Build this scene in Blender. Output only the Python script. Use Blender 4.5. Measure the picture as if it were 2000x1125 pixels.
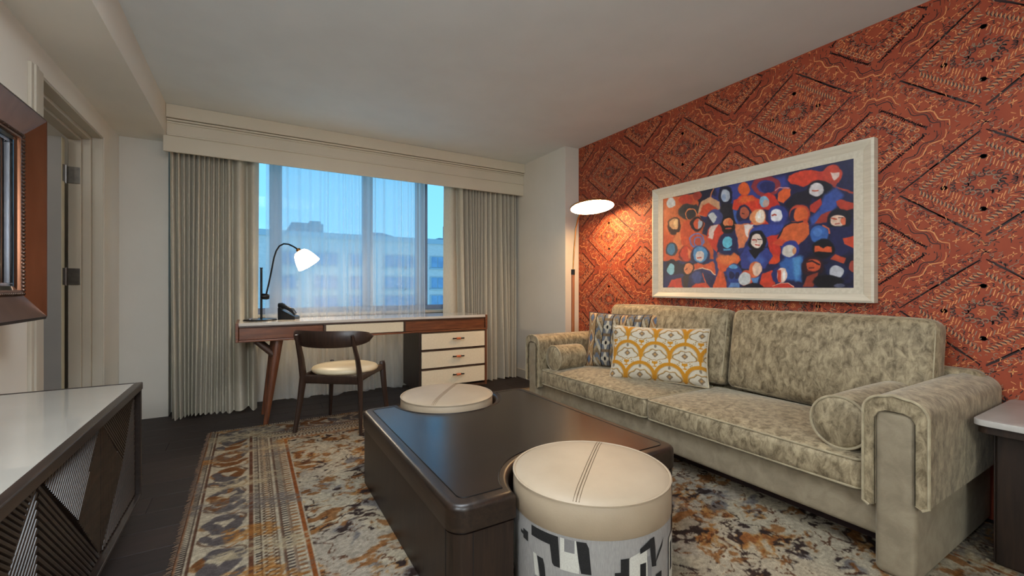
import bpy, bmesh, math, random
import numpy as np
from mathutils import Vector, Matrix, Euler

# ------------------------------------------------------------------ clear
for o in list(bpy.data.objects): bpy.data.objects.remove(o, do_unlink=True)
SC = bpy.context.scene
COL = SC.collection
PI = math.pi
random.seed(7)

# ------------------------------------------------------------------ camera
cam_d = bpy.data.cameras.new('camera'); cam = bpy.data.objects.new('camera', cam_d); COL.objects.link(cam)
cam_d.sensor_width = 36.0; cam_d.lens = 854/2000*36; cam_d.shift_y = -0.001
cam_d.clip_start = 0.02; cam_d.clip_end = 300
cam.location = (0, 0, 1.05)
cam.rotation_euler = (PI/2, 0, -math.radians(30.845))
SC.camera = cam

# ------------------------------------------------------------------ world (dusk sky)
W = bpy.data.worlds.new('dusk'); SC.world = W; W.use_nodes = True
nt = W.node_tree; nt.nodes.clear()
wo = nt.nodes.new('ShaderNodeOutputWorld'); bg = nt.nodes.new('ShaderNodeBackground')
tc = nt.nodes.new('ShaderNodeTexCoord'); sp = nt.nodes.new('ShaderNodeSeparateXYZ'); rp = nt.nodes.new('ShaderNodeValToRGB')
nt.links.new(tc.outputs['Generated'], sp.inputs[0]); nt.links.new(sp.outputs['Z'], rp.inputs[0])
rp.color_ramp.elements[0].position = 0.0; rp.color_ramp.elements[0].color = (.22, .60, .90, 1)
rp.color_ramp.elements[1].position = 0.6; rp.color_ramp.elements[1].color = (.13, .40, .78, 1)
nt.links.new(rp.outputs[0], bg.inputs[0]); bg.inputs[1].default_value = 1.75
nt.links.new(bg.outputs[0], wo.inputs[0])

# ------------------------------------------------------------------ added fill lights out of frame, not lamps known in the room
def area(name, loc, size, power, color, rot=(0, 0, 0), sy=None):
    d = bpy.data.lights.new(name, 'AREA'); d.energy = power; d.color = color; d.size = size
    if sy: d.shape = 'RECTANGLE'; d.size_y = sy
    o = bpy.data.objects.new(name, d); COL.objects.link(o); o.location = loc; o.rotation_euler = rot
    return o
def point(name, loc, r, power, color):
    d = bpy.data.lights.new(name, 'POINT'); d.energy = power; d.color = color; d.shadow_soft_size = r
    o = bpy.data.objects.new(name, d); COL.objects.link(o); o.location = loc
    return o
area('ceiling_fill', (.45, 1.25, 2.44), 1.0, 36, (.92, 1.0, 1.09))  # added soft fill from overhead; no ceiling fixture is seen
point('console_fill', (-.50, .35, 1.35), .2, 36, (.88, 1.0, 1.13))  # added fill above the near console; no table lamp is seen there
point('rear_fill', (-.2, -2.0, 1.9), .25, 85, (.88, 1.0, 1.13))  # added fill behind the camera to lift ceiling and walls
point('hall_fill', (-1.75, 2.9, 2.25), .08, 5, (1.0, .96, .92))  # added fill to brighten the open door leaf

vs = SC.view_settings
SC.display_settings.display_device = 'sRGB'
vs.view_transform = 'Standard'; vs.look = 'None'; vs.exposure = 0.0; vs.gamma = 1.0; vs.use_curve_mapping = False

# ------------------------------------------------------------------ helpers
def lin(c):
    c = np.asarray(c, float)/255.0
    return np.where(c <= .04045, c/12.92, ((c+.055)/1.055)**2.4)
def L4(c): return (*[float(x) for x in lin(c)], 1.0)

def mat(name, c, rough=.6, c2=None, scale=5, stretch=(1, 1, 1), metal=0, bump=0, bscale=None, detail=5, dist=0,
        coat=0, sheen=0, spec=.5, contrast=(.35, .65), attr=None, coatr=.1, nrough=.5):
    """Principled material: two colours mixed by stretched object-space noise, noise bump."""
    m = bpy.data.materials.new(name); m.use_nodes = True
    t = m.node_tree; N = t.nodes; b = N['Principled BSDF']; lk = t.links.new
    b.inputs['Roughness'].default_value = rough; b.inputs['Metallic'].default_value = metal
    b.inputs['Specular IOR Level'].default_value = spec
    b.inputs['Coat Weight'].default_value = coat; b.inputs['Coat Roughness'].default_value = coatr
    if sheen:
        b.inputs['Sheen Weight'].default_value = sheen; b.inputs['Sheen Roughness'].default_value = .4
        b.inputs['Sheen Tint'].default_value = (.9, .85, .72, 1)
    tc = N.new('ShaderNodeTexCoord'); mp = N.new('ShaderNodeMapping'); mp.inputs['Scale'].default_value = stretch
    lk(tc.outputs['Object'], mp.inputs[0])
    no = N.new('ShaderNodeTexNoise'); no.inputs['Scale'].default_value = scale; no.inputs['Detail'].default_value = detail
    no.inputs['Distortion'].default_value = dist; no.inputs['Roughness'].default_value = nrough; lk(mp.outputs[0], no.inputs['Vector'])
    r = N.new('ShaderNodeValToRGB'); r.color_ramp.elements[0].position = contrast[0]; r.color_ramp.elements[1].position = contrast[1]
    r.color_ramp.elements[0].color = L4(c); r.color_ramp.elements[1].color = L4(c2 if c2 is not None else c)
    lk(no.outputs['Fac'], r.inputs[0])
    if attr:
        a = N.new('ShaderNodeAttribute'); a.attribute_name = attr
        mx = N.new('ShaderNodeMix'); mx.data_type = 'RGBA'; mx.blend_type = 'MULTIPLY'; mx.inputs[0].default_value = 1
        lk(a.outputs['Color'], mx.inputs[6]); lk(r.outputs[0], mx.inputs[7]); lk(mx.outputs[2], b.inputs['Base Color'])
    else:
        lk(r.outputs[0], b.inputs['Base Color'])
    if bump:
        n2 = N.new('ShaderNodeTexNoise'); n2.inputs['Scale'].default_value = bscale or scale*4; n2.inputs['Detail'].default_value = 4
        lk(mp.outputs[0], n2.inputs['Vector'])
        bp = N.new('ShaderNodeBump'); bp.inputs['Strength'].default_value = bump; bp.inputs['Distance'].default_value = .004
        lk(n2.outputs['Fac'], bp.inputs['Height']); lk(bp.outputs[0], b.inputs['Normal'])
    return m
def wood(name, c, c2, axis=0, rough=.38, scale=9, coat=.15, dist=1.2, bump=.06, coatr=.25):
    s = [7, 7, 7]; s[axis] = .6
    return mat(name, c, rough, c2, scale, s, bump=bump, bscale=scale*5, detail=6, dist=dist, coat=coat, contrast=(.3, .7), coatr=coatr)
def emis(name, c, s):
    m = bpy.data.materials.new(name); m.use_nodes = True; b = m.node_tree.nodes['Principled BSDF']
    b.inputs['Base Color'].default_value = L4(c); b.inputs['Emission Color'].default_value = L4(c); b.inputs['Emission Strength'].default_value = s
    return m
def fabric_sheer(name, tr, c):
    m = bpy.data.materials.new(name); m.use_nodes = True; t = m.node_tree; N = t.nodes; N.clear(); lk = t.links.new
    o = N.new('ShaderNodeOutputMaterial'); mx = N.new('ShaderNodeMixShader'); tp = N.new('ShaderNodeBsdfTransparent')
    m2 = N.new('ShaderNodeMixShader'); d = N.new('ShaderNodeBsdfDiffuse'); tl = N.new('ShaderNodeBsdfTranslucent')
    d.inputs[0].default_value = L4(c); tl.inputs[0].default_value = L4(c); m2.inputs[0].default_value = .68
    tc = N.new('ShaderNodeTexCoord'); no = N.new('ShaderNodeTexNoise'); mp = N.new('ShaderNodeMapping')
    mp.inputs['Scale'].default_value = (1, 1, .7); no.inputs['Scale'].default_value = 300; no.inputs['Detail'].default_value = 2
    lk(tc.outputs['Object'], mp.inputs[0]); lk(mp.outputs[0], no.inputs['Vector'])
    # the weave closes up where the cloth is seen at a grazing angle (folds)
    lw = N.new('ShaderNodeLayerWeight'); lw.inputs['Blend'].default_value = .35
    ma = N.new('ShaderNodeMath'); ma.operation = 'MULTIPLY_ADD'; ma.inputs[1].default_value = .55; ma.inputs[2].default_value = tr
    lk(lw.outputs['Facing'], ma.inputs[0])
    mb_ = N.new('ShaderNodeMath'); mb_.operation = 'MULTIPLY_ADD'; mb_.inputs[1].default_value = .12; mb_.use_clamp = True
    lk(no.outputs['Fac'], mb_.inputs[0]); lk(ma.outputs[0], mb_.inputs[2])
    lk(mb_.outputs[0], mx.inputs[0]); lk(tp.outputs[0], mx.inputs[1])
    lk(d.outputs[0], m2.inputs[1]); lk(tl.outputs[0], m2.inputs[2]); lk(m2.outputs[0], mx.inputs[2]); lk(mx.outputs[0], o.inputs[0])
    return m
def glass(name):
    m = bpy.data.materials.new(name); m.use_nodes = True; t = m.node_tree; N = t.nodes; N.clear(); lk = t.links.new
    o = N.new('ShaderNodeOutputMaterial'); mx = N.new('ShaderNodeMixShader'); tp = N.new('ShaderNodeBsdfTransparent'); g = N.new('ShaderNodeBsdfGlossy')
    tp.inputs[0].default_value = (.93, .96, .97, 1); g.inputs['Roughness'].default_value = .02; mx.inputs[0].default_value = .007
    lk(tp.outputs[0], mx.inputs[1]); lk(g.outputs[0], mx.inputs[2]); lk(mx.outputs[0], o.inputs[0])
    return m

class MB:
    """Collects geometry in world coordinates."""
    def __init__(s): s.v = []; s.f = []
    def add(s, v, f, M=None):
        n = len(s.v)
        if M is not None: v = [M @ Vector(p) for p in v]
        s.v += [tuple(p) for p in v]; s.f += [tuple(i+n for i in q) for q in f]; return s
    def box(s, a, b, r=0, M=None, seg=2):
        bm = bmesh.new(); bmesh.ops.create_cube(bm, size=1)
        d = [b[i]-a[i] for i in range(3)]; c = [(b[i]+a[i])/2 for i in range(3)]
        for v in bm.verts: v.co = Vector([v.co[i]*d[i]+c[i] for i in range(3)])
        if r: bmesh.ops.bevel(bm, geom=list(bm.edges), offset=min(r, min(abs(x) for x in d)*.49), segments=seg, profile=.5, affect='EDGES')
        bm.verts.index_update()
        s.add([v.co[:] for v in bm.verts], [[v.index for v in f.verts] for f in bm.faces], M); bm.free(); return s
    def prism(s, poly, z0, z1, r=0, M=None, seg=2):
        """polygon in xy extruded in z; r bevels the top edge."""
        n = len(poly)
        if not r:
            v = [(x, y, z0) for x, y in poly]+[(x, y, z1) for x, y in poly]
            return s.add(v, [tuple(range(n))[::-1], tuple(range(n, 2*n))]+[(i, (i+1) % n, n+(i+1) % n, n+i) for i in range(n)], M)
        bm = bmesh.new(); vb = [bm.verts.new((x, y, z0)) for x, y in poly]; fb = bm.faces.new(vb)
        ex = bmesh.ops.extrude_face_region(bm, geom=[fb]); tv = [g for g in ex['geom'] if isinstance(g, bmesh.types.BMVert)]
        for v in tv: v.co.z = z1
        te = [e for e in bm.edges if all(abs(v.co.z-z1) < 1e-6 for v in e.verts)]
        bmesh.ops.bevel(bm, geom=te, offset=r, segments=seg, profile=.5, affect='EDGES')
        bmesh.ops.recalc_face_normals(bm, faces=list(bm.faces)); bm.verts.index_update()
        s.add([v.co[:] for v in bm.verts], [[v.index for v in f.verts] for f in bm.faces], M); bm.free(); return s
    def tube(s, pts, rad, seg=8, closed=False, flat=1.0, M=None, up=(0, 0, 1)):
        P = [Vector(p) for p in pts]; n = len(P)
        R = rad if isinstance(rad, (list, tuple)) else [rad]*n
        v = []; f = []; prev = None
        for i in range(n):
            if closed: t = P[(i+1) % n]-P[i-1]
            else: t = P[min(i+1, n-1)]-P[max(i-1, 0)]
            t.normalize()
            u = prev if prev is not None else Vector(up)
            a = u-t*u.dot(t)
            if a.length < 1e-4: a = Vector((1, 0, 0))-t*t.x
            if a.length < 1e-4: a = Vector((0, 1, 0))-t*t.y
            a.normalize(); b = t.cross(a); prev = a
            for k in range(seg):
                q = 2*PI*k/seg; v.append(P[i]+(a*math.cos(q)+b*math.sin(q)*flat)*R[i])
        m = n if closed else n-1
        for i in range(m):
            for k in range(seg):
                A = i*seg+k; B = i*seg+(k+1) % seg; C = ((i+1) % n)*seg+(k+1) % seg; D = ((i+1) % n)*seg+k
                f.append((A, B, C, D))
        if not closed: f += [tuple(range(seg))[::-1], tuple(range((n-1)*seg, n*seg))]
        return s.add(v, f, M)
    def lathe(s, prof, seg=32, M=None, cap=True):
        v = []; f = []; n = len(prof)
        for r, z in prof:
            for k in range(seg): q = 2*PI*k/seg; v.append((r*math.cos(q), r*math.sin(q), z))
        for i in range(n-1):
            for k in range(seg): f.append((i*seg+k, i*seg+(k+1) % seg, (i+1)*seg+(k+1) % seg, (i+1)*seg+k))
        if cap: f += [tuple(range(seg))[::-1], tuple(range((n-1)*seg, n*seg))]
        return s.add(v, f, M)
    def rbox(s, h, r, M=None, core=8, seg=4, crown=(0, 0, 0), fn=None):
        """rounded, subdivided box of half-size h; crown bulges faces; fn displaces points."""
        def ticks(hh):
            c = hh-r; e = [c+r*math.sin(PI/2*k/seg) for k in range(1, seg+1)]
            m = [-c+2*c*k/core for k in range(core+1)]
            return [-x for x in e[::-1]]+m+e
        T = [ticks(x) for x in h]; idx = {}; v = []; f = []
        def vert(p):
            k = tuple(round(x, 6) for x in p)
            if k in idx: return idx[k]
            q = [max(-(h[i]-r), min(h[i]-r, p[i])) for i in range(3)]
            d = Vector([p[i]-q[i] for i in range(3)])
            o = Vector(q)+(d.normalized()*r if d.length > 1e-9 else d)
            for ax in range(3):
                if crown[ax]:
                    a, b = [i for i in range(3) if i != ax]
                    w = max(0, 1-(o[a]/h[a])**2)*max(0, 1-(o[b]/h[b])**2)
                    o[ax] += crown[ax]*w*max(-1, min(1, o[ax]/(h[ax]*.9)))
            if fn: o = fn(o)
            idx[k] = len(v); v.append(tuple(o)); return idx[k]
        for ax in range(3):
            a, b = [(1, 2), (2, 0), (0, 1)][ax]
            for sg in (-1, 1):
                for i in range(len(T[a])-1):
                    for j in range(len(T[b])-1):
                        q = []
                        for (ii, jj) in ((i, j), (i+1, j), (i+1, j+1), (i, j+1)):
                            p = [0, 0, 0]; p[ax] = sg*h[ax]; p[a] = T[a][ii]; p[b] = T[b][jj]; q.append(vert(p))
                        if len(set(q)) == 4: f.append(tuple(q if sg > 0 else q[::-1]))
        return s.add(v, f, M)

def O(name, mb, m, parent=None, smooth=False, label=None, kind=None, cat=None, group=None, cols=None, sharp=35):
    """One mesh object; vertices given in world (or the parent's own, if parent['local']) coordinates."""
    me = bpy.data.meshes.new(name); V = mb.v
    off = Vector((0, 0, 0)); root = parent
    while root is not None and root.parent is not None: root = root.parent
    if root is not None and not root.get('_local'): off = root.location.copy()
    if root is None and mb.v:
        a = np.array(V); off = Vector(((a[:, 0].min()+a[:, 0].max())/2, (a[:, 1].min()+a[:, 1].max())/2, a[:, 2].min()))
    if len(V) > 20000:
        a = np.array(V, dtype=np.float32)-np.array(off, dtype=np.float32); me.from_pydata(a.tolist(), [], mb.f)
    else: me.from_pydata([(x-off.x, y-off.y, z-off.z) for x, y, z in V], [], mb.f)
    if cols is not None:
        ca = me.color_attributes.new('Col', 'FLOAT_COLOR', 'POINT')
        c4 = np.ones((len(V), 4), dtype=np.float32); c4[:, :3] = cols; ca.data.foreach_set('color', c4.ravel())
    if smooth:
        me.polygons.foreach_set('use_smooth', [True]*len(me.polygons)); me.set_sharp_from_angle(angle=math.radians(sharp))
    me.materials.append(m); me.update()
    o = bpy.data.objects.new(name, me); COL.objects.link(o)
    if root is None: o.location = off
    if parent is not None: o.parent = parent
    if label: o['label'] = label
    if kind: o['kind'] = kind
    if cat: o['category'] = cat
    if group: o['group'] = group
    return o
def thing(name, label, cat, loc, group=None, local=False, rotz=0, kind=None):
    o = bpy.data.objects.new(name, None); COL.objects.link(o); o.location = loc; o.rotation_euler = (0, 0, rotz)
    o.empty_display_size = .1
    if label: o['label'] = label
    if cat: o['category'] = cat
    if group: o['group'] = group
    if kind: o['kind'] = kind
    if local: o['_local'] = 1
    return o
def dup(root, loc, label):
    """copy a thing with its parts and sub-parts."""
    r = root.copy(); COL.objects.link(r); r.location = loc; r['label'] = label
    for ch in list(root.children):
        c = ch.copy(); COL.objects.link(c); c.parent = r
        for g in list(ch.children):
            d = g.copy(); COL.objects.link(d); d.parent = c
    return r
def rrect(x0, y0, x1, y1, r, n=6):
    p = []
    for cx, cy, a in ((x1-r, y1-r, 0), (x0+r, y1-r, 90), (x0+r, y0+r, 180), (x1-r, y0+r, 270)):
        for k in range(n+1):
            q = math.radians(a+90*k/n); p.append((cx+r*math.cos(q), cy+r*math.sin(q)))
    return p
def basis(o, x, y, z):
    return Matrix(((x[0], y[0], z[0], o[0]), (x[1], y[1], z[1], o[1]), (x[2], y[2], z[2], o[2]), (0, 0, 0, 1)))

# numpy pattern helpers
def hash2(ix, iy, seed):
    h = (ix.astype(np.int64)*374761393+iy.astype(np.int64)*668265263+seed*144665) & 0x7fffffff
    h = ((h ^ (h >> 13))*1274126177) & 0x7fffffff
    return ((h ^ (h >> 16)) & 0xffff)/65535.0
def vnoise(x, y, seed=0):
    ix = np.floor(x); iy = np.floor(y); fx = x-ix; fy = y-iy
    fx = fx*fx*(3-2*fx); fy = fy*fy*(3-2*fy)
    a = hash2(ix, iy, seed); b = hash2(ix+1, iy, seed); c = hash2(ix, iy+1, seed); d = hash2(ix+1, iy+1, seed)
    return (a*(1-fx)+b*fx)*(1-fy)+(c*(1-fx)+d*fx)*fy
def fbm(x, y, seed=0, n=4):
    t = 0; a = .5; s = 0
    for k in range(n): t = t+a*vnoise(x*2**k, y*2**k, seed+k*17); s += a; a *= .55
    return t/s
def sstep(a, b, x):
    t = np.clip((x-a)/(b-a), 0, 1); return t*t*(3-2*t)
class Paint:
    def __init__(s, X, Y, base): s.X = X; s.Y = Y; s.c = np.tile(np.array(base, float), (X.size, 1)).reshape(X.shape+(3,))
    def mask(s, m, c): s.c += (np.array(c, float)-s.c)*m[..., None]
    def ell(s, x, y, rx, ry, c, soft=.1):
        d = np.sqrt(((s.X-x)/rx)**2+((s.Y-y)/ry)**2); s.mask(1-sstep(1-soft, 1+soft, d), c)
    def ring(s, x, y, rx, ry, w, c):
        d = np.abs(np.sqrt(((s.X-x)/rx)**2+((s.Y-y)/ry)**2)-1)*min(rx, ry); s.mask(1-sstep(w*.7, w*1.3, d), c)
    def poly(s, pts, c, soft=4):
        X, Y = s.X, s.Y; ins = np.zeros(X.shape, bool); D = np.full(X.shape, 1e9); n = len(pts)
        for i in range(n):
            x1, y1 = pts[i]; x2, y2 = pts[(i+1) % n]
            if y1 != y2: ins ^= ((y1 > Y) != (y2 > Y)) & (X < (x2-x1)*(Y-y1)/(y2-y1)+x1)
            dx, dy = x2-x1, y2-y1; t = np.clip(((X-x1)*dx+(Y-y1)*dy)/(dx*dx+dy*dy+1e-9), 0, 1)
            D = np.minimum(D, np.hypot(X-x1-t*dx, Y-y1-t*dy))
        s.mask(sstep(-soft, soft, np.where(ins, D, -D)), c)
    def line(s, pts, w, c):
        X, Y = s.X, s.Y; D = np.full(X.shape, 1e9)
        for (x1, y1), (x2, y2) in zip(pts[:-1], pts[1:]):
            dx, dy = x2-x1, y2-y1; t = np.clip(((X-x1)*dx+(Y-y1)*dy)/(dx*dx+dy*dy+1e-9), 0, 1)
            D = np.minimum(D, np.hypot(X-x1-t*dx, Y-y1-t*dy))
        s.mask(1-sstep(w*.5, w*1.1, D), c)
    def lin(s): return lin(np.clip(s.c, 0, 255)).reshape(-1, 3)
def grid(nx, ny, fn):
    """grid mesh; fn(U,V) -> array (ny,nx,3)."""
    U, V = np.meshgrid(np.linspace(0, 1, nx), np.linspace(0, 1, ny)); P = fn(U, V).reshape(-1, 3)
    i = np.arange(nx-1)[None, :]+np.arange(ny-1)[:, None]*nx; i = i.ravel()
    mb = MB(); mb.v = [tuple(p) for p in P.tolist()]; mb.f = np.stack([i, i+1, i+1+nx, i+nx], 1).tolist(); return mb, U, V

# ------------------------------------------------------------------ materials
M_wall = mat('wall_paint', (212, 205, 192), .75, (208, 201, 188), 3, bump=.03, bscale=160)
M_wallw = mat('warm_wall_paint', (230, 223, 208), .75, (226, 219, 204), 3, bump=.03, bscale=160)
M_ceil = mat('ceiling_paint', (222, 224, 220), .85, (218, 220, 216), 4, bump=.03, bscale=200)
M_trim = mat('trim_paint', (196, 186, 166), .5, (191, 181, 162), 3)
M_val = mat('valance_paint', (210, 198, 175), .6, (206, 194, 171), 3)
M_floor = wood('floor_oak', (32, 23, 21), (46, 34, 30), 0, .6, 6, .0)
M_floor2 = wood('floor_oak_dark', (27, 20, 18), (40, 29, 26), 0, .6, 6, .0)
M_joint = mat('floor_joint', (20, 14, 12), .9)
M_orange = mat('wallpaper_orange', (146, 58, 30), .7, (160, 70, 38), 9, bump=.05, bscale=220, contrast=(.3, .7))
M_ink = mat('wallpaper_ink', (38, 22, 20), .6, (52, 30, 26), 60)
M_tan = mat('wallpaper_tan', (228, 156, 96), .6, (206, 126, 74), 40)
M_grey = mat('wallpaper_grey', (148, 122, 98), .6, (128, 104, 84), 60)
M_velvet = mat('crushed_velvet', (102, 88, 65), .62, (174, 157, 125), 32, (1, 1, .55), bump=.3, bscale=170, detail=10, dist=.5, sheen=.4, contrast=(.38, .64), nrough=.70, spec=.3)
M_chen = mat('plain_chenille', (130, 117, 96), .75, (147, 134, 111), 16, bump=.22, bscale=160, detail=7, dist=.6, sheen=.2, spec=.25)
M_pipe = mat('sofa_piping', (150, 136, 108), .7, (172, 158, 128), 30, sheen=.3)
M_drape = mat('linen_drape', (188, 179, 160), .85, (195, 186, 167), 90, (1, 1, .3), bump=.1, bscale=200, sheen=.15, spec=.2)
M_sheer = fabric_sheer('sheer_voile', .38, (248, 248, 246))
M_walnut = wood('walnut', (92, 50, 30), (134, 78, 46), 0, .34, 8, .25)
M_walnutv = wood('walnut_upright', (80, 44, 28), (120, 70, 42), 2, .34, 8, .25)
M_walnutd = wood('walnut_dark_edge', (58, 38, 28), (78, 52, 36), 0, .4, 8, .2)
M_esp = wood('espresso_oak', (26, 17, 12), (50, 34, 24), 2, .45, 7, .03)
M_espt = wood('espresso_table_edge', (28, 20, 15), (50, 36, 26), 1, .36, 7, .08)
M_tleath = mat('table_top_leather', (30, 21, 16), .25, (37, 26, 19), 3, bump=.05, bscale=150, spec=.5, coat=.12, coatr=.2)
M_chairw = wood('dark_walnut_chair', (38, 25, 20), (60, 41, 31), 2, .38, 8, .2)
M_cream = mat('cream_leather', (222, 206, 172), .42, (214, 197, 163), 6, bump=.08, bscale=260)
M_oleath = mat('ottoman_leather', (176, 157, 132), .52, (168, 149, 124), 5, bump=.08, bscale=220)
M_seam = mat('stitching', (120, 102, 78), .7)
M_oknit = mat('ottoman_grey_knit', (146, 142, 138), .9, (158, 154, 149), 240, (1, 1, .2), bump=.2, bscale=300)
M_oblack = mat('ottoman_black_patch', (20, 18, 18), .85, (30, 28, 27), 200, bump=.2)
M_owhite = mat('ottoman_white_patch', (205, 202, 190), .9, (192, 188, 176), 240, bump=.2)
M_omid = mat('ottoman_mid_grey_patch', (120, 117, 116), .9, (130, 127, 124), 240, bump=.2)
M_drawer = mat('shagreen_cream', (226, 210, 180), .5, (218, 202, 172), 90, bump=.06, bscale=400)
M_black = mat('black_metal', (26, 26, 25), .35, (32, 31, 30), 20, metal=.6)
M_plast = mat('black_plastic', (22, 23, 26), .3, (28, 29, 32), 30)
M_plastg = mat('grey_plastic', (84, 82, 80), .3, (90, 88, 85), 30)
M_stone = mat('white_stone', (216, 208, 196), .12, (206, 197, 184), 4, dist=1.0, coat=.5, coatr=.04)
M_stonec = mat('console_glass_top', (188, 182, 170), .10, (182, 176, 164), 3, coat=.6, coatr=.03)
M_marble = mat('side_table_marble', (186, 180, 172), .35, (172, 165, 156), 3, (1, 3, 1), dist=1.5)
M_orleath = mat('orange_leather', (210, 110, 66), .5, (196, 98, 58), 40)
M_brass = mat('brass', (176, 122, 66), .3, (160, 108, 58), 20, metal=1)
M_lampw = wood('oak_lamp_pole', (142, 80, 40), (168, 100, 54), 2, .4, 9, .2)
M_copper = mat('brushed_copper', (140, 92, 66), .27, (128, 82, 58), 20, (1, 1, .2), metal=.9)
M_copperd = mat('dark_bronze', (58, 42, 38), .4, (72, 52, 46), 14, metal=.7)
M_bead = mat('bronze_beads', (74, 58, 48), .3, (92, 72, 60), 30, metal=.85)
M_screen = mat('screen_black', (9, 9, 10), .06, (11, 11, 12), 5, spec=.6)
M_silver = mat('silver_bezel', (150, 150, 154), .25, (140, 140, 146), 20, metal=.9)
M_steel = mat('brushed_steel', (126, 122, 116), .35, (112, 108, 104), 40, metal=.9)
M_rib = wood('fluted_oak', (30, 23, 18), (54, 42, 32), 1, .36, 9, .2)
M_cons = wood('console_frame_oak', (32, 24, 20), (50, 39, 33), 1, .34, 9, .25)
M_door = mat('door_paint', (168, 166, 160), .4, (162, 160, 155), 4)
M_dooredge = mat('door_edge', (206, 198, 168), .5, (200, 192, 162), 6)
M_frame = mat('whitewashed_frame', (214, 204, 184), .55, (202, 191, 170), 12, (.4, .4, 6), bump=.08, dist=.8)
M_frame2 = mat('frame_linen_liner', (210, 200, 180), .8, (198, 187, 166), 60, bump=.1)
M_glass = glass('window_glass')
M_mull = mat('window_frame_metal', (132, 140, 160), .5, (138, 146, 166), 8)
M_bwall = mat('far_building_brick', (214, 192, 184), .9, (224, 202, 194), 3, (1, 1, 3))
M_bwin = mat('far_window_frame', (176, 176, 180), .6)
M_bpane = mat('far_window_pane', (112, 128, 156), .25, (138, 154, 180), 1.2, coat=.4)
M_broof = mat('far_roof', (150, 152, 160), .9, (162, 164, 170), 2)

# ------------------------------------------------------------------ the room shell
H = 2.46; XR = 2.87; XL = -.88; YB = 4.62; YR = -2.6
def S(name, mb, m, parent=None, label=None, smooth=False): return O(name, mb, m, parent, smooth, label, 'structure' if parent is None else None)
# floor with planks
fl = S('floor', MB().box((XL-1.6, YR, -.08), (XR+.1, YB+.1, -.004)), M_joint)
pw = .186; row = 0; y = YR
plank_me = {}
while y < YB:
    x = XL-1.6-(row*.53 % 1.3)
    while x < XR:
        x1 = x+1.3; a = max(x, XL-1.6); b = min(x1, XR)
        # a plank wholly under the rug is left out
        if b-a > .05 and y > -.3 and not (a > -.22 and y > .4 and y+pw < 3.75) and (a < .7 or y > 3.5):
            o = S('plank', MB().box((a+.001, y+.001, -.006), (b-.001, y+pw-.001, 0), .0012, seg=1), M_floor if (row*7+int(x*3)) % 3 else M_floor2, fl)
        elif b-a > .05 and y <= -.3 and a > 0 and x < 2.2:
            pass
        x = x1
    y += pw; row += 1
S('ceiling', MB().box((XL-1.6, YR, H), (XR+.1, YB+.3, H+.1)), M_ceil)
S('trim_1', MB().box((XL-.02, YR, 2.225), (-.56, 4.5, H)), M_wallw)          # the dropped beam along the left wall
# right wall and its wallpaper
wr = S('wall_right', MB().box((XR, YR, 0), (XR+.1, YB+.2, H)), M_orange)
# corner chase beside the window
S('wall_corner', MB().box((2.70, 3.48, 0), (XR, YB, H)), M_wall)
S('baseboard_corner', MB().box((2.685, 3.465, 0), (2.70, 4.45, .10), .003).box((2.685, 3.465, 0), (XR, 3.48, .10), .003), M_trim)
# window wall: left return at y 4.48, and the bay behind the curtains
S('wall_back_left', MB().box((XL-.2, 4.48, 0), (-.575, YB+.2, 2.225)), M_wall)
OX0, OX1, OZ0, OZ1 = -.28, 2.30, .80, 2.38
S('wall_back', MB().box((-.6, YB, 0), (XR, YB+.25, OZ0-.02)).box((-.6, YB, OZ1), (XR, YB+.25, H)).box((-.6, YB, OZ0-.02), (OX0, YB+.25, OZ1)).box((OX1, YB, OZ0-.02), (XR, YB+.25, OZ1)), M_wall)
S('wall_rear', MB().box((XL, YR-.1, 0), (XR, YR, H)), M_wallw)
# left wall round the door opening
DY0, DY1, DZ = 3.0, 4.08, 2.09
S('wall_left', MB().box((XL-.17, YR, 0), (XL, DY0, H)).box((XL-.17, DY1, 0), (XL, 4.5, H)).box((XL-.17, DY0, DZ), (XL, DY1, H)), M_wallw)
# the next room seen through the opening
S('wall_hall', MB().box((-2.5, 2.2, 0), (-2.4, 4.6, H)).box((-2.4, 4.5, 0), (-1.05, 4.6, H)).box((-2.4, 2.2, 0), (-1.05, 2.3, H)), M_wall)

# door 1: stepped frame, open leaf, hinges
d1 = thing('door_1', None, None, (XL, DY1, 0), kind='structure')
fr = MB()
for (x0, x1, t) in ((-.94, -.882, .012), (-.985, -.94, .035), (-1.05, -.985, .05)):
    fr.box((x0, DY1-t, 0), (x1, DY1, DZ), .003)
    fr.box((x0, DY0, DZ-t), (x1, DY1-t, DZ), .003)
    fr.box((x0, DY0, 0), (x1, DY0+t, DZ-t), .003)
O('door_frame', fr, M_trim, d1)
O('casing', MB().box((-.882, 2.86, 0), (-.866, 3.0, 2.09), .004).box((-.87, 2.885, 0), (-.858, 2.92, 2.09), .004), M_trim, d1)
leaf = O('door_leaf', MB().box((-1.92, 3.955, .01), (-1.062, 4.0, 2.03), .002), M_door, d1)
O('leaf_edge', MB().box((-1.062, 3.955, .01), (-1.058, 4.0, 2.03), .001), M_dooredge, leaf)
for z in (.25, 1.12, 1.80):
    hg = O('hinge', MB().box((-1.05, DY1-.058, z-.055), (-.99, DY1-.0505, z+.055), .001).box((-1.057, 3.962, z-.055), (-1.054, 3.995, z+.055)), M_steel, d1)
    O('hinge_pin', MB().tube([(-1.056, 4.012, z-.06), (-1.056, 4.012, z+.06)], .008, 8), M_steel, hg, True)

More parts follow.
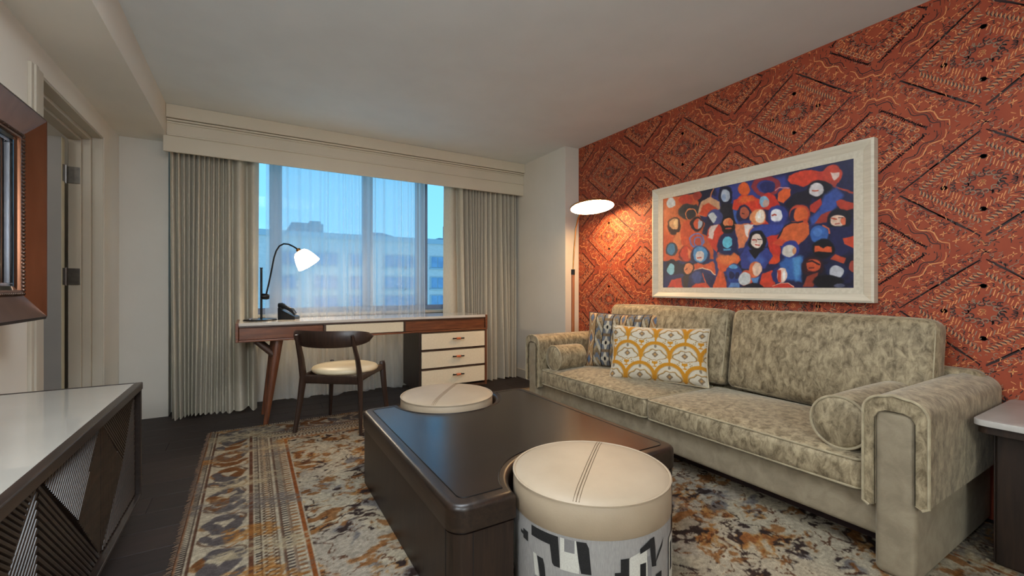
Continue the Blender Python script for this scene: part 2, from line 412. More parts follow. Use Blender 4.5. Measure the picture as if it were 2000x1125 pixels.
# window 1
w1 = thing('window_1', None, None, (.9, 4.72, OZ0), kind='structure')
yy0, yy1 = 4.70, 4.77
O('window_frame', MB().box((OX0, yy0, OZ0), (OX1, yy1, OZ0+.05), .004).box((OX0, yy0, OZ1-.05), (OX1, yy1, OZ1), .004)
  .box((OX0, yy0, OZ0+.05), (OX0+.06, yy1, OZ1-.05), .004).box((OX1-.06, yy0, OZ0+.05), (OX1, yy1, OZ1-.05), .004), M_mull, w1)
mx = [(.15, .255), (1.0, 1.10), (1.575, 1.70)]
for a, b in mx: O('mullion', MB().box((a, yy0-.01, OZ0+.05), (b, yy1, OZ1-.05), .006), M_mull, w1)
ed = [OX0+.06]+[c for p in mx for c in p]+[OX1-.06]
for i in range(0, 8, 2): O('pane', MB().box((ed[i], 4.73, OZ0+.05), (ed[i+1], 4.738, OZ1-.05)), M_glass, w1)
O('window_sill', MB().box((OX0-.05, 4.56, OZ0-.03), (OX1+.05, 4.72, OZ0), .006), M_trim, w1)

# curtain valance
va = thing('curtain_valance', 'cream moulded curtain valance box running under the ceiling above the window', 'valance', (1.07, 4.3, 2.10))
O('fascia_board', MB().box((-.58, 4.262, 2.10), (2.699, 4.285, 2.224), .003).box((-.559, 4.262, 2.224), (2.699, 4.285, 2.459), .001), M_val, va)
O('lower_bead', MB().box((-.559, 4.250, 2.222), (2.699, 4.263, 2.238), .005), M_val, va)
O('middle_moulding', MB().box((-.559, 4.248, 2.318), (2.699, 4.263, 2.332), .005).box((-.559, 4.240, 2.336), (2.699, 4.263, 2.352), .006), M_val, va)
O('crown_board', MB().box((-.559, 4.232, 2.356), (2.699, 4.263, 2.459), .003), M_val, va)
O('top_board', MB().box((-.559, 4.285, 2.40), (2.699, 4.61, 2.42)), M_val, va)

# ------------------------------------------------------------------ curtains
def curtain(name, valleys, y0, z0, z1, amp, mat_, label, group, seed, flare=.5, nz=40, per=12, sway=.012, pw_=.62):
    rng = np.random.RandomState(seed); xs = []; ph = []
    for i in range(len(valleys)-1):
        a, b = valleys[i], valleys[i+1]
        for k in range(per): xs.append(a+(b-a)*k/per); ph.append((i+k/per)*2*PI)
    xs.append(valleys[-1]); ph.append((len(valleys)-1)*2*PI); xs = np.array(xs); ph = np.array(ph)
    wid = np.interp(xs, [(valleys[i]+valleys[i+1])/2 for i in range(len(valleys)-1)], np.diff(valleys))
    am = amp*(.8+.35*rng.rand(len(valleys)+1))[np.minimum((ph/(2*PI)).astype(int), len(valleys))]
    T = np.linspace(0, 1, nz); nx = len(xs); V = []
    for t in T:
        d = 1-t                                    # t: 0 bottom .. 1 top
        a = am*np.minimum(1.2, (.75+flare*d))*np.clip(wid/.05, .8, 1.1)
        ph2 = ph+.9*d*np.sin(xs*9+seed)+.5*d*d*np.sin(xs*23+seed*2)
        xx = xs+sway*d*np.sin(xs*14+seed)*(1+d)
        yv = y0-a*np.power((1-np.cos(ph2))*.5, pw_)+amp*.25*d*np.sin(xs*31+seed*3)-.03*d*d*flare
        zz = z0+(z1-z0)*t+.012*(t == 0)*np.sin(xs*21+seed)
        V.append(np.stack([xx, yv, np.broadcast_to(zz, xs.shape)], 1))
    V = np.concatenate(V); mb = MB(); mb.v = [tuple(p) for p in V.tolist()]
    mb.f = [(j*nx+i, j*nx+i+1, (j+1)*nx+i+1, (j+1)*nx+i) for j in range(nz-1) for i in range(nx-1)]
    return O(name, mb, mat_, None, True, label, None, 'curtain', group, sharp=180)
vl = [-.56, -.518, -.482, -.447, -.412, -.380, -.345, -.312, -.280, -.246, -.214, -.182, -.135, -.03, .062]
curtain('curtain', vl, 4.435, .008, 2.30, .098, M_drape, 'taupe linen drape left of the window, behind the desk lamp end of the desk', 'drapes', 3)
vr = [1.79, 1.93, 2.01, 2.065, 2.10, 2.137, 2.172, 2.21, 2.25, 2.30, 2.365, 2.43, 2.485, 2.54, 2.60, 2.65, 2.69]
curtain('curtain', vr, 4.435, .008, 2.30, .098, M_drape, 'taupe linen drape right of the window, behind the drawer end of the desk', 'drapes', 5, flare=.3)
rs = np.random.RandomState(4); vsx = [.118]
while vsx[-1] < 1.60: vsx.append(vsx[-1]+.045+.065*rs.rand())
curtain('sheer_curtain', vsx, 4.53, .02, 2.32, .035, M_sheer, 'translucent white sheer curtain hanging across the window behind the desk', None, 9, flare=.35, sway=.008, pw_=1.0)

# ------------------------------------------------------------------ building across the street
bd = thing('building', 'pale brick apartment block with rows of windows across the street beyond the sheer curtain', 'building', (7, 30, -12))
O('wall', MB().box((-9, 30, -12), (26, 42, 4.15)), M_bwall, bd)
O('parapet', MB().box((-9.1, 29.85, 4.15), (26.1, 30.2, 4.5), .03), M_bwin, bd)
O('penthouse', MB().box((2.35, 33, 4.2), (4.35, 38, 5.45), .03).box((3.6, 34, 5.45), (4.3, 36, 5.75)).box((4.35, 34, 4.2), (5.2, 37, 4.75)), M_broof, bd)
rf = MB().box((7.6, 33, 4.2), (9.2, 38, 4.9)); rf.add([(7.6, 33, 4.9), (9.2, 33, 4.9), (9.2, 38, 4.9), (7.6, 38, 4.9), (7.7, 34, 5.2), (8.7, 34, 5.2), (8.7, 37, 5.2), (7.7, 37, 5.2)], [(0, 1, 5, 4), (1, 2, 6, 5), (2, 3, 7, 6), (3, 0, 4, 7), (4, 5, 6, 7)])
O('roof_shed', rf, M_broof, bd)
O('roof_block', MB().box((12.5, 32, 4.2), (19, 38, 4.85), .03).tube([(13.3, 33, 4.6), (13.3, 33, 5.9)], .06, 6), M_broof, bd)
for zi, z in enumerate((2.83, 1.35, 0.05, -1.3)):
    for x in (-.4, 1.9, 4.1, 6.05, 8.5, 9.75, 11.6, 13.6):
        wd = 1.35 if x in (4.1, 8.5) else .95
        f = O('window', MB().box((x-wd/2-.07, 29.93, z-.42), (x+wd/2+.07, 30.0, z+.42), .01).box((x-wd/2-.12, 29.86, z-.5), (x+wd/2+.12, 30.0, z-.42), .01), M_bwin, bd)
        for k in (-1, 1):
            O('pane', MB().box((x+k*wd/4-wd/4+.03, 29.90, z-.36), (x+k*wd/4+wd/4-.03, 29.935, z+.36)), M_bpane, f)

# ------------------------------------------------------------------ wallpaper print (strokes on the right wall)
class Strokes:
    def __init__(s): s.v = []; s.f = []
    def rib(s, pts, w, taper=True):
        n = len(pts); b = len(s.v); w = w*(1.65 if s is ink else 1.4)
        for i in range(n):
            x, y = pts[i]; x0, y0 = pts[max(i-1, 0)]; x1, y1 = pts[min(i+1, n-1)]
            dx, dy = x1-x0, y1-y0; l = math.hypot(dx, dy) or 1
            ww = w*(.45+.55*math.sin(PI*(i+.6)/(n+.2))) if taper else w
            s.v.append((x-dy/l*ww/2, y+dx/l*ww/2)); s.v.append((x+dy/l*ww/2, y-dx/l*ww/2))
        s.f += [(b+2*i, b+2*i+1, b+2*i+3, b+2*i+2) for i in range(n-1)]
rw = random.Random(11)
ink, tan, gry = Strokes(), Strokes(), Strokes()
def jit(a): return (rw.random()-.5)*2*a
def seg(s, x0, y0, x1, y1, w, n=2, j=0): s.rib([(x0+(x1-x0)*k/n+jit(j), y0+(y1-y0)*k/n+jit(j)) for k in range(n+1)], w)
def circ(s, x, y, rx, ry, w, n=9, a0=0, a1=2*PI):
    s.rib([(x+rx*math.cos(a0+(a1-a0)*k/n), y+ry*math.sin(a0+(a1-a0)*k/n)) for k in range(n+1)], w, False)
A, B = .31, .25                                                     # half diagonals
def along(k, m, t0, t1, f):
    """call f at points of the four sides of the diamond scaled by k; passes side direction."""
    c = [(A*k, 0), (0, B*k), (-A*k, 0), (0, -B*k)]
    for q in range(4):
        (x0, y0), (x1, y1) = c[q], c[(q+1) % 4]; l = math.hypot(x1-x0, y1-y0); d = ((x1-x0)/l, (y1-y0)/l)
        for i in range(m):
            t = t0+(t1-t0)*(i+.5)/m; f(x0+(x1-x0)*t, y0+(y1-y0)*t, d[0], d[1], i, q)
def motif1():
    for k, w in ((1.0, .0042), (.985, .0022)):
        c = [(A*k, 0), (0, B*k), (-A*k, 0), (0, -B*k)]
        for q in range(4):
            (x0, y0), (x1, y1) = c[q], c[(q+1) % 4]
            seg(ink, x0+(x1-x0)*.03, y0+(y1-y0)*.03, x0+(x1-x0)*.62, y0+(y1-y0)*.62, w*1.35, 5, .0015); seg(ink, x0+(x1-x0)*.5, y0+(y1-y0)*.5, x0+(x1-x0)*.97, y0+(y1-y0)*.97, w, 4, .0015)
    def c1(x, y, dx, dy, i, q):                                     # row of little loops
        s = (ink, gry, tan)[(i+q) % 3]; circ(s, x, y, .0085, .007, .0022, 6, rw.random()*6, rw.random()*6+4.6)
    along(.89, 13, .04, .96, c1)
    def c2(x, y, dx, dy, i, q):                                     # zigzag braid
        h = .011
        for s, o in ((gry, 0), (ink, .006), (tan, -.006)):
            ink_pts = [(x-dx*.010-dy*h+jit(.002), y-dy*.010+dx*h), (x+dx*o, y+dy*o), (x+dx*.002-dy*-h*.9, y+dy*.002+dx*-h*.9+jit(.002))]
            s.rib(ink_pts, .0026)
    along(.74, 17, .03, .97, c2)
    def c3(x, y, dx, dy, i, q):
        s = (tan, ink, tan, gry)[(i+q) % 4]; a = rw.random()*6
        s.rib([(x+.009*math.cos(a)*t+.004*math.sin(5*t), y+.009*math.sin(a)*t) for t in (-1, -.5, 0, .5, 1)], .0028)
    along(.60, 11, .05, .95, c3)
    def c4(x, y, dx, dy, i, q):                                     # picket row
        s = (tan, tan, gry, tan)[i % 4]; seg(s, x-.004+jit(.002), y-.012+jit(.003), x+.003, y+.012+jit(.003), .003)
    along(.47, 12, .05, .95, c4)
    for x, y in ((A*.43, 0), (-A*.43, 0), (0, B*.48), (0, -B*.48)):
        for k in range(6): a = k; ink.rib([(x+.009*math.cos(a), y+.008*math.sin(a)), (x+.012*math.cos(a+2.4), y+.009*math.sin(a+2.4))], .0085)
    for sx in (-1, 1):
        for q in (.003, .006, .009): circ(ink, sx*.131, 0, q, q*.8, .0042, 7)
    for k in range(26):                                             # medallion ring of curls
        a = k/26*2*PI; r = .92+.22*math.sin(k*2.4); x, y = .066*r*math.cos(a), .052*r*math.sin(a)
        circ((ink, ink, gry)[k % 3], x, y, .0105, .009, .003, 7, a, a+4.7)
    for k in range(14):
        a = k/14*2*PI; circ((gry, ink)[k % 2], .062*math.cos(a), .05*math.sin(a), .015, .012, .0022, 6, a+1, a+4)
    for k in range(7): circ(tan, jit(.016), jit(.012), .007, .006, .0018, 6, k, k+4)
    for sx in (-1, 1):                                              # scribble columns at the sides
        ink.rib([(sx*.098+.010*math.sin(t*2.2)+jit(.003), -.032+.064*t/12) for t in range(13)], .0042)
        ink.rib([(sx*.106+.008*math.sin(t*2.9), -.026+.05*t/12) for t in range(13)], .002)
def extra1():
    for k, m, w in ((.955, 16, .0020), (.815, 15, .0020), (.665, 12, .0022), (.535, 9, .0022), (.36, 7, .0022)):
        def g(x, y, dx, dy, i, q):
            s = (tan, ink, gry, tan, ink)[rw.randrange(5)]; a = rw.random()*6; l = .004+.005*rw.random(); x += jit(.006); y += jit(.006)
            s.rib([(x-l*math.cos(a), y-l*math.sin(a)), (x+jit(.003), y+jit(.003)), (x+l*math.cos(a), y+l*math.sin(a))], w)
        along(k, m, .02, .98, g)
def extra2():
    for k, m, w in ((1.25, 24, .0020), (1.36, 26, .0022), (1.44, 22, .0022), (1.10, 12, .0020), (.99, 10, .0020), (.80, 12, .0020), (.55, 12, .0022), (.43, 9, .0022), (.22, 6, .0022)):
        def g(x, y, dx, dy, i, q):
            s = (tan, ink, ink, gry, ink)[rw.randrange(5)]; a = rw.random()*6; l = .004+.006*rw.random(); x += jit(.008); y += jit(.008)
            s.rib([(x-l*math.cos(a), y-l*math.sin(a)), (x+jit(.004), y+jit(.004)), (x+l*math.cos(a), y+l*math.sin(a))], w)
        along(k, m, .02, .98, g)
def script(s, x0, y0, dx, dy, n, h, w):
    """pseudo handwriting: loops and tall strokes along a direction."""
    p = []; nx, ny = -dy, dx
    for k in range(n*4):
        t = k/4; u = t*.0105+.004*math.sin(k*PI/2); v = h*(.35*math.sin(k*1.65)+(.8 if (k*7) % 23 < 3 else 0)+jit(.15))
        p.append((x0+dx*u+nx*v, y0+dy*u+ny*v))
    s.rib(p, w, False)
def motif2():
    for rep, (s, k, w) in enumerate(((ink, .93, .0030), (tan, 1.05, .0040), (ink, .985, .0014))):
        p = []; c = [(A*k, 0), (0, B*k), (-A*k, 0), (0, -B*k)]
        for q in range(4):
            (x0, y0), (x1, y1) = c[q], c[(q+1) % 4]
            for i in range(24):
                t = i/24; sc = 1-.10*math.exp(-(min(t, 1-t)/.09)**2); wv = .011*math.sin(t*2*PI*4)
                x, y = (x0+(x1-x0)*t)*sc, (y0+(y1-y0)*t)*sc; l = math.hypot(x1-x0, y1-y0)
                p.append((x+(y1-y0)/l*wv, y-(x1-x0)/l*wv))
        p.append(p[0])
        for i in range(0, len(p)-12, 16): s.rib(p[i:i+15], w)
    c = [(A*.74, 0), (0, B*.74), (-A*.74, 0), (0, -B*.74)]
    for q in range(4):
        (x0, y0), (x1, y1) = c[q], c[(q+1) % 4]; l = math.hypot(x1-x0, y1-y0); d = ((x1-x0)/l, (y1-y0)/l)
        script(ink, x0+d[0]*.02, y0+d[1]*.02, d[0], d[1], int(l/.0105)-4, .012, .0034)
        script(ink, x0+d[0]*.03, y0+d[1]*.03, d[0], d[1], int(l/.0105)-6, .010, .0016)
    def c1(x, y, dx, dy, i, q): circ((tan, gry)[i % 2], x, y, .0095, .0085, .0026, 8)
    along(.61, 12, .05, .95, c1)
    def c2(x, y, dx, dy, i, q):
        s = (tan, tan, ink)[i % 3]; seg(s, x-dy*.010+jit(.003), y+dx*.010, x+dy*.009, y-dx*.009+jit(.003), .0036)
    along(.49, 11, .04, .96, c2)
    def c3(x, y, dx, dy, i, q): circ((ink, gry, ink)[i % 3], x, y, .010, .007, .0032, 6, i, i+4)
    along(.36, 9, .03, .97, c3); along(.15, 3, .1, .9, lambda x, y, dx, dy, i, q: seg(tan, x-.006, y, x+.006, y+.004, .003))
    def river(x, y, dx, dy, i, q):                                  # the band between the diamonds
        if i % 2: seg(tan, x-.013, y-.003, x+.013, y+.004, .0032); seg(tan, x-.001, y-.012, x+.002, y+.012, .0030)
    along(1.17, 15, .04, .96, river)
    def r2(x, y, dx, dy, i, q):
        s = (ink, ink, gry, tan)[i % 4]
        if i % 5 == 2: s.rib([(x-dx*.008, y-dy*.008), (x-dy*.012, y+dx*.012), (x+dx*.008, y+dy*.008), (x-dx*.008, y-dy*.008)], .0028)
        else: circ(s, x, y, .010, .006, .0026, 6, rw.random()*3, rw.random()*3+3.2)
    along(1.39, 25, .02, .98, r2)
    along(1.30, 24, .02, .98, lambda x, y, dx, dy, i, q: seg((tan, ink, gry)[i % 3], x-.006+jit(.003), y-.004+jit(.004), x+.006+jit(.003), y+.005+jit(.004), .0024))
def tile(fn):
    for s in (ink, tan, gry): s.v = []; s.f = []
    fn(); return [(np.array(s.v), np.array(s.f)) for s in (ink, tan, gry)]
T1, T2 = tile(lambda: (motif1(), extra1())), tile(lambda: (motif2(), extra2()))
acc = [[[], [], 0] for _ in range(3)]
def place(T, yc, zc):
    for a, (v, f) in zip(acc, T):
        y, z = yc-v[:, 0], zc+v[:, 1]; ok = (z > .35) & (z < H-.003) & (y < 3.475) & (y > -.35)
        keep = ok[f].all(1)
        if not keep.any(): continue
        dpt = XR-.0004-.00012*acc.index(a)
        a[0].append(np.stack([np.full(len(y), dpt), y, z], 1)); a[1].append(f[keep]+a[2]); a[2] += len(y)
for i in range(-1, 6):
    for j in range(-1, 4):
        place(T1, .61+.81*i, .935+.592*j); place(T2, .61+.405+.81*i, .935+.296+.592*j)
for a, m, nm in zip(acc, (M_ink, M_tan, M_grey), ('dark', 'tan', 'grey')):
    mb = MB(); mb.v = [tuple(p) for p in np.concatenate(a[0]).tolist()]; mb.f = [tuple(q) for q in np.concatenate(a[1]).tolist()]
    o = O('wallpaper_print', mb, m, wr, kind='stuff', label=nm+' hand-drawn marks of the wallpaper')

# ------------------------------------------------------------------ rug
RX0, RX1, RY0, RY1 = -.252, 2.80, .25, 3.80
nx, ny = 520, 660
mbr, U, V = grid(nx, ny, lambda U, V: np.stack([RX0+(RX1-RX0)*U, RY0+(RY1-RY0)*V, np.full_like(U, .012)], -1))
X = RX0+(RX1-RX0)*U; Y = RY0+(RY1-RY0)*V
dl = X-RX0; db = RY1-Y; dr = RX1-X
cream = np.array((198, 184, 158.)); gry_ = np.array((104, 96, 92.)); brn = np.array((104, 66, 42.)); rust = np.array((178, 104, 40.)); slate = np.array((112, 114, 122.)); dark = np.array((56, 44, 40.))
P = Paint(X, Y, cream)
# field: worn blotches stretched along the weft
wx = X+.10*fbm(X*5, Y*5, 51, 3); wy = Y+.12*fbm(X*5+9, Y*5, 52, 3)
f1 = fbm(wx*6.0, wy*8.5, 1, 5); f2 = fbm(wx*5.2+7, wy*7.5+3, 2, 5); f3 = fbm(wx*11, wy*15, 3, 4); f4 = fbm(wx*26, wy*34, 4, 3); f5 = fbm(wx*9+3, wy*11+1, 5, 5)
P.mask(sstep(.52, .62, fbm(wx*3+2, wy*4+5, 8, 4))*.7, (172, 160, 144))
P.mask(sstep(.545, .60, f1)*sstep(.36, .50, f3)*sstep(.30, .50, f4)*.9, (176, 122, 62))
P.mask(sstep(.60, .66, f1)*sstep(.5, .6, f4)*.7, (146, 84, 44))
P.mask(sstep(.60, .66, f2)*sstep(.42, .54, f3)*.75, (112, 108, 110))
vein = np.abs(f5-.5); P.mask((1-sstep(.012, .028, vein))*sstep(.38, .52, f4)*.9, (92, 56, 36))
vein2 = np.abs(fbm(wx*6+1, wy*8+4, 6, 4)-.52); P.mask((1-sstep(.008, .022, vein2))*sstep(.40, .52, f3)*.95, (62, 44, 38))
P.mask(sstep(.58, .63, f3)*sstep(.46, .56, f4), (60, 46, 42)); P.mask(sstep(.56, .62, fbm(wx*9+8, wy*11+8, 12, 4))*sstep(.45, .55, f4)*.8, (150, 96, 48))
# borders: distance from the nearest edge (left, back, right) and a running coordinate along it
e = np.minimum(np.minimum(dl, db), dr); run = np.where(db < np.minimum(dl, dr), X, Y)
inb = e < .47
P.mask(inb*1.0, (196, 182, 156))
def band(a, b, c, m=None):
    w = sstep(a-.002, a+.002, e)*(1-sstep(b-.002, b+.002, e)); P.mask(w if m is None else w*m, c)
tick = lambda p, d: sstep(-.2, .2, np.sin(run*2*PI/p)-d)
band(0, .012, (120, 74, 46)); band(.014, .034, (66, 54, 50), tick(.016, .1)); band(.034, .038, (74, 56, 48)); band(.046, .056, (92, 60, 44))
# main border: large paired leaves and rosettes
per = .30; t = (run/per) % 1.0-.5; q = (e-.150)/.094; ax_ = t*per/.094
warp = .35*(fbm(X*14, Y*14, 21, 3)-.5); q = q+warp; ax_ = ax_+warp
leaf_ = np.zeros_like(X)
for (a0, q0, la, lq, rot) in ((.0, .35, .75, .34, .5), (.0, -.35, .75, .34, -.5), (1.1, .0, .36, .55, 0), (-1.1, 0., .36, .55, 0), (.75, .62, .40, .2, -.7), (-.75, .62, .40, .2, .7), (.75, -.62, .4, .2, .7), (-.75, -.62, .4, .2, -.7)):
    ca, sa = math.cos(rot), math.sin(rot); aa = (ax_-a0)*ca+(q-q0)*sa; bb = -(ax_-a0)*sa+(q-q0)*ca
    leaf_ = np.maximum(leaf_, 1-sstep(.85, 1.1, np.sqrt((aa/la)**2+(bb/lq)**2)))
mb_band = sstep(.055, .06, e)*(1-sstep(.238, .243, e))
lc = np.where((fbm(X*3, Y*3, 30, 3) > .52)[..., None], np.array((124, 80, 44.)), np.array((98, 90, 88.)))
P.c += (lc-P.c)*(leaf_*mb_band)[..., None]
ln = (1-sstep(.05, .12, np.abs(q-.9*np.sin(ax_*1.9))))*mb_band; P.mask(ln*.8*(1-leaf_), (92, 66, 50))
ln = (1-sstep(.05, .11, np.abs(q+.9*np.sin(ax_*1.9+.8))))*mb_band; P.mask(ln*.7*(1-leaf_), (150, 98, 50))
band(.243, .263, (104, 66, 46)); band(.268, .286, (70, 58, 52), tick(.018, .0)); band(.286, .291, (84, 62, 50))
cq = (e-.320)/.024; ct = run*2*PI/.052; ch = np.minimum(np.abs(cq-.8*np.sin(ct)), np.abs(cq+.8*np.sin(ct)))
cm = sstep(.294, .297, e)*(1-sstep(.343, .346, e)); P.mask((1-sstep(.18, .34, ch))*cm, (96, 70, 52))
P.mask(cm*(1-sstep(.25, .4, np.abs(cq)))*sstep(.3, .5, np.cos(ct*1.0)**2)*.5, (170, 110, 54))
band(.346, .351, (110, 84, 66)); band(.364, .372, (98, 70, 54)); band(.374, .398, (80, 66, 60), tick(.022, .1)); band(.400, .406, (104, 70, 50)); band(.410, .436, (150, 104, 64), tick(.030, .2)); band(.443, .461, (150, 84, 40))
# wear: pile rubbed to cream, to grey or stained orange in broad weft streaks
wr1 = fbm(X*2.2, Y*6.5, 40, 5); wr2 = fbm(X*2.0+5, Y*5.0+2, 41, 5); g1 = fbm(X*60, Y*75, 42, 2)
P.mask(sstep(.54, .66, wr1)*sstep(.25, .55, g1)*.78*inb, (196, 178, 142))
P.mask(sstep(.56, .66, wr2)*sstep(.3, .6, g1)*.7*inb, (118, 110, 106))
P.mask(sstep(.60, .68, fbm(X*3+3, Y*6, 43, 4))*sstep(.3, .55, g1)*.65*inb, (184, 118, 48))
P.c *= (.68+.32*fbm(X*90, Y*110, 44, 2))[..., None]
# pile edge drops to the floor all round
rugcol = P.lin()
M_rug = mat('woven_rug', (255, 255, 255), .95, (215, 212, 208), 380, bump=.35, bscale=420, spec=.1, attr='Col')
rz = np.array(mbr.v); edge = np.minimum(np.minimum(X-RX0, RX1-X), np.minimum(Y-RY0, RY1-Y)).ravel()
rz[:, 2] = .012*np.clip(edge/.006, .05, 1)+.0006*(vnoise(X*140, Y*140, 9).ravel()-.5); mbr.v = [tuple(p) for p in rz.tolist()]
rug = thing('area_rug', 'distressed cream, grey and ochre bordered area rug under the coffee table', 'rug', ((RX0+RX1)/2, (RY0+RY1)/2, 0))
O('pile', mbr, M_rug, rug, cols=rugcol)
fg = MB(); rf_ = random.Random(3)
for k in range(260):
    y = RY0+(RY1-RY0)*k/260
    fg.tube([(RX0+.003, y, .006), (RX0-.012-.010*rf_.random(), y+.006*jit(1), .0025)], [.003, .0015], 4)
O('fringe', fg, mat('rug_fringe', (118, 92, 70), .95, (92, 74, 62), 60), rug, kind='stuff')
RT = .0125                                                          # top of the pile

# ------------------------------------------------------------------ sofa
sofa = thing('sofa', 'long grey-beige crushed velvet sofa against the orange wallpapered wall', 'sofa', (2.4, 1.8, RT))
FX = 1.97; SB = 2.84
Y0, Y1 = .545, 3.06                                                  # outer faces of the arms
def arm(yc, sgn):
    """sgn +1: outside is +y (left arm in the photo), -1: outside is -y."""
    w = .060
    pan = MB().rbox((.440, w, .298), .024, Matrix.Translation((FX+.435, yc+sgn*.004, RT+.298)), core=4, seg=4)
    p = O('arm_panel', pan, M_chen, sofa, True, 'plain smooth chenille arm panel', sharp=60)
    # padded saddle: inverted U swept along x
    t = .036; z1 = .655; zo = .285; zi = .245; yo = sgn*.098; yi = -sgn*.088
    def prof(g):
        pts = []
        pts += [(yo-sgn*t+sgn*g*0, zo+.01), (yo-sgn*t*.5, zo-g*.3), (yo, zo+.012)]
        n = 8
        pts += [(yo+sgn*g*.4, zo+(z1-.07-zo)*k/3) for k in range(1, 3)]
        for k in range(n+1):
            a = PI/2*k/n; pts.append((yo-sgn*.06+sgn*.06*math.cos(a)+sgn*g*.4*math.cos(a), z1-.06+.06*math.sin(a)+g*.2*math.sin(a)))
        pts.append((0, z1+.008+g*.3))
        for k in range(n+1):
            a = PI/2*k/n; pts.append((yi+sgn*.06-sgn*.06*math.sin(a), z1-.06+.06*math.cos(a)))
        pts += [(yi, zi+(z1-.07-zi)*k/3) for k in (2, 1)]
        pts += [(yi, zi+.012), (yi+sgn*t*.5, zi), (yi+sgn*t, zi+.01)]
        iz = z1-.05
        pts += [(yi+sgn*t, iz-.03), (yi+sgn*(t+.012), iz-.008), (yi+sgn*(t+.03), iz), (yo-sgn*(t+.03), iz), (yo-sgn*(t+.012), iz-.008), (yo-sgn*t, iz-.03)]
        return pts
    xs = [FX-.004, FX-.010, FX+.002, FX+.05, FX+.2, FX+.4, FX+.6, FX+.78, SB-.02, SB]; gs = [-.008, -.002, .002, .004, .006, .006, .006, .004, 0, -.006]
    v = []; m = MB(); n = 0
    for x, g in zip(xs, gs):
        pr = prof(g); n = len(pr); v += [(x, yc+a, b) for a, b in pr]
    f = []
    for i in range(len(xs)-1):
        for k in range(n):
            q = (i*n+k, i*n+(k+1) % n, (i+1)*n+(k+1) % n, (i+1)*n+k); f.append(q if sgn < 0 else q[::-1])
    f += [tuple(range(n)), tuple(range((len(xs)-1)*n, len(xs)*n))[::-1]]
    bm = bmesh.new(); bv = [bm.verts.new(c) for c in v]
    for q in f: bm.faces.new([bv[i] for i in q])
    bmesh.ops.recalc_face_normals(bm, faces=list(bm.faces)); bmesh.ops.triangulate(bm, faces=[q for q in bm.faces if len(q.verts) > 4])
    bm.verts.index_update(); m.add([q.co[:] for q in bm.verts], [[q.index for q in ff.verts] for ff in bm.faces]); bm.free()
    pad = O('arm_pad', m, M_velvet, sofa, True, 'crushed velvet pad draped over the arm', sharp=50)
    pr = prof(.0); loop = [(FX-.006, yc+a, b) for a, b in pr[1:-7]]
    O('piping', MB().tube(loop, .0048, 6), M_pipe, pad, True)
arm(Y0+.098, -1); arm(Y1-.098, 1)
YA, YB_ = Y0+.19, Y1-.19
O('base', MB().rbox((.39, (YB_-YA)/2+.06, .078), .02, Matrix.Translation((FX+.045+.39, (YA+YB_)/2, .196)), core=10), M_chen, sofa, True, 'plain smooth chenille base rail', sharp=60)
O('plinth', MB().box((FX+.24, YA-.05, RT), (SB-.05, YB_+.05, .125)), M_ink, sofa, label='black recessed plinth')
O('back_frame', MB().rbox((.05, (Y1-Y0)/2-.04, .27), .04, Matrix.Translation((SB-.045, (Y0+Y1)/2, .41)), core=10), M_velvet, sofa, True, sharp=60)
def rloop(h1, h2, r, n=6):
    return [(a, b) for a, b in rrect(-h1, -h2, h1, h2, r, n)]
ys = 1.795
for a, b in ((YA, ys), (ys, YB_)):
    hy = (b-a)/2-.002; hx = .335; cx = FX+.005+hx
    c = O('seat_cushion', MB().rbox((hx, hy, .062), .032, Matrix.Translation((cx, (a+b)/2, .335)), core=14, crown=(.010, 0, .035)), M_velvet, sofa, True, sharp=180)
    for zz in (.388, .284):
        O('piping', MB().tube([(cx+p*(1), (a+b)/2+q, zz+(.0 if zz < .3 else .004)) for p, q in rloop(hx-.004, hy-.004, .035)], .0045, 6, True), M_pipe, c, True)
bcs = ((.700, 1.690), (1.705, 2.79))
for a, b in bcs:
    hy = (b-a)/2-.004; lean = math.radians(9)
    Mx = Matrix.Translation((2.685, (a+b)/2, .655)) @ Matrix.Rotation(lean, 4, 'Y')
    c = O('back_cushion', MB().rbox((.075, hy, .245), .045, Mx, core=12, crown=(.05, .0, .012)), M_velvet, sofa, True, sharp=180)
    O('piping', MB().tube([Mx @ Vector((-.058, p, q+.002)) for p, q in rloop(hy-.012, .238, .06)], .0045, 6, True), M_pipe, c, True)

# bolsters
def bolster(name, yc, x0, x1, r, label, zc):
    th = thing(name, label, 'bolster', ((x0+x1)/2, yc, zc-r), 'velvet bolsters')
    Mx = Matrix.Translation((x0, yc, zc)) @ Matrix.Rotation(PI/2, 4, 'Y'); L = x1-x0
    prof = [(.001, -.012), (r*.5, -.010), (r*.85, -.002), (r*.97, .008), (r, .02), (r*1.02, L*.3), (r*1.02, L*.7), (r, L-.02), (r*.97, L-.008), (r*.85, L+.002), (.001, L+.01)]
    O('cover', MB().lathe(prof, 40, Mx), M_velvet, th, True, sharp=60)
    O('piping', MB().tube([Mx @ Vector((r*.985*math.cos(2*PI*k/40), r*.985*math.sin(2*PI*k/40), .006)) for k in range(40)], .0055, 6, True), M_pipe, th, True)
bolster('bolster', .838, 2.03, 2.62, .105, 'velvet bolster lying along the near arm of the sofa, beside the side table', .505)
bolster('bolster', 2.772, 2.03, 2.30, .098, 'velvet bolster lying along the far arm of the sofa, by the floor lamp', .492)

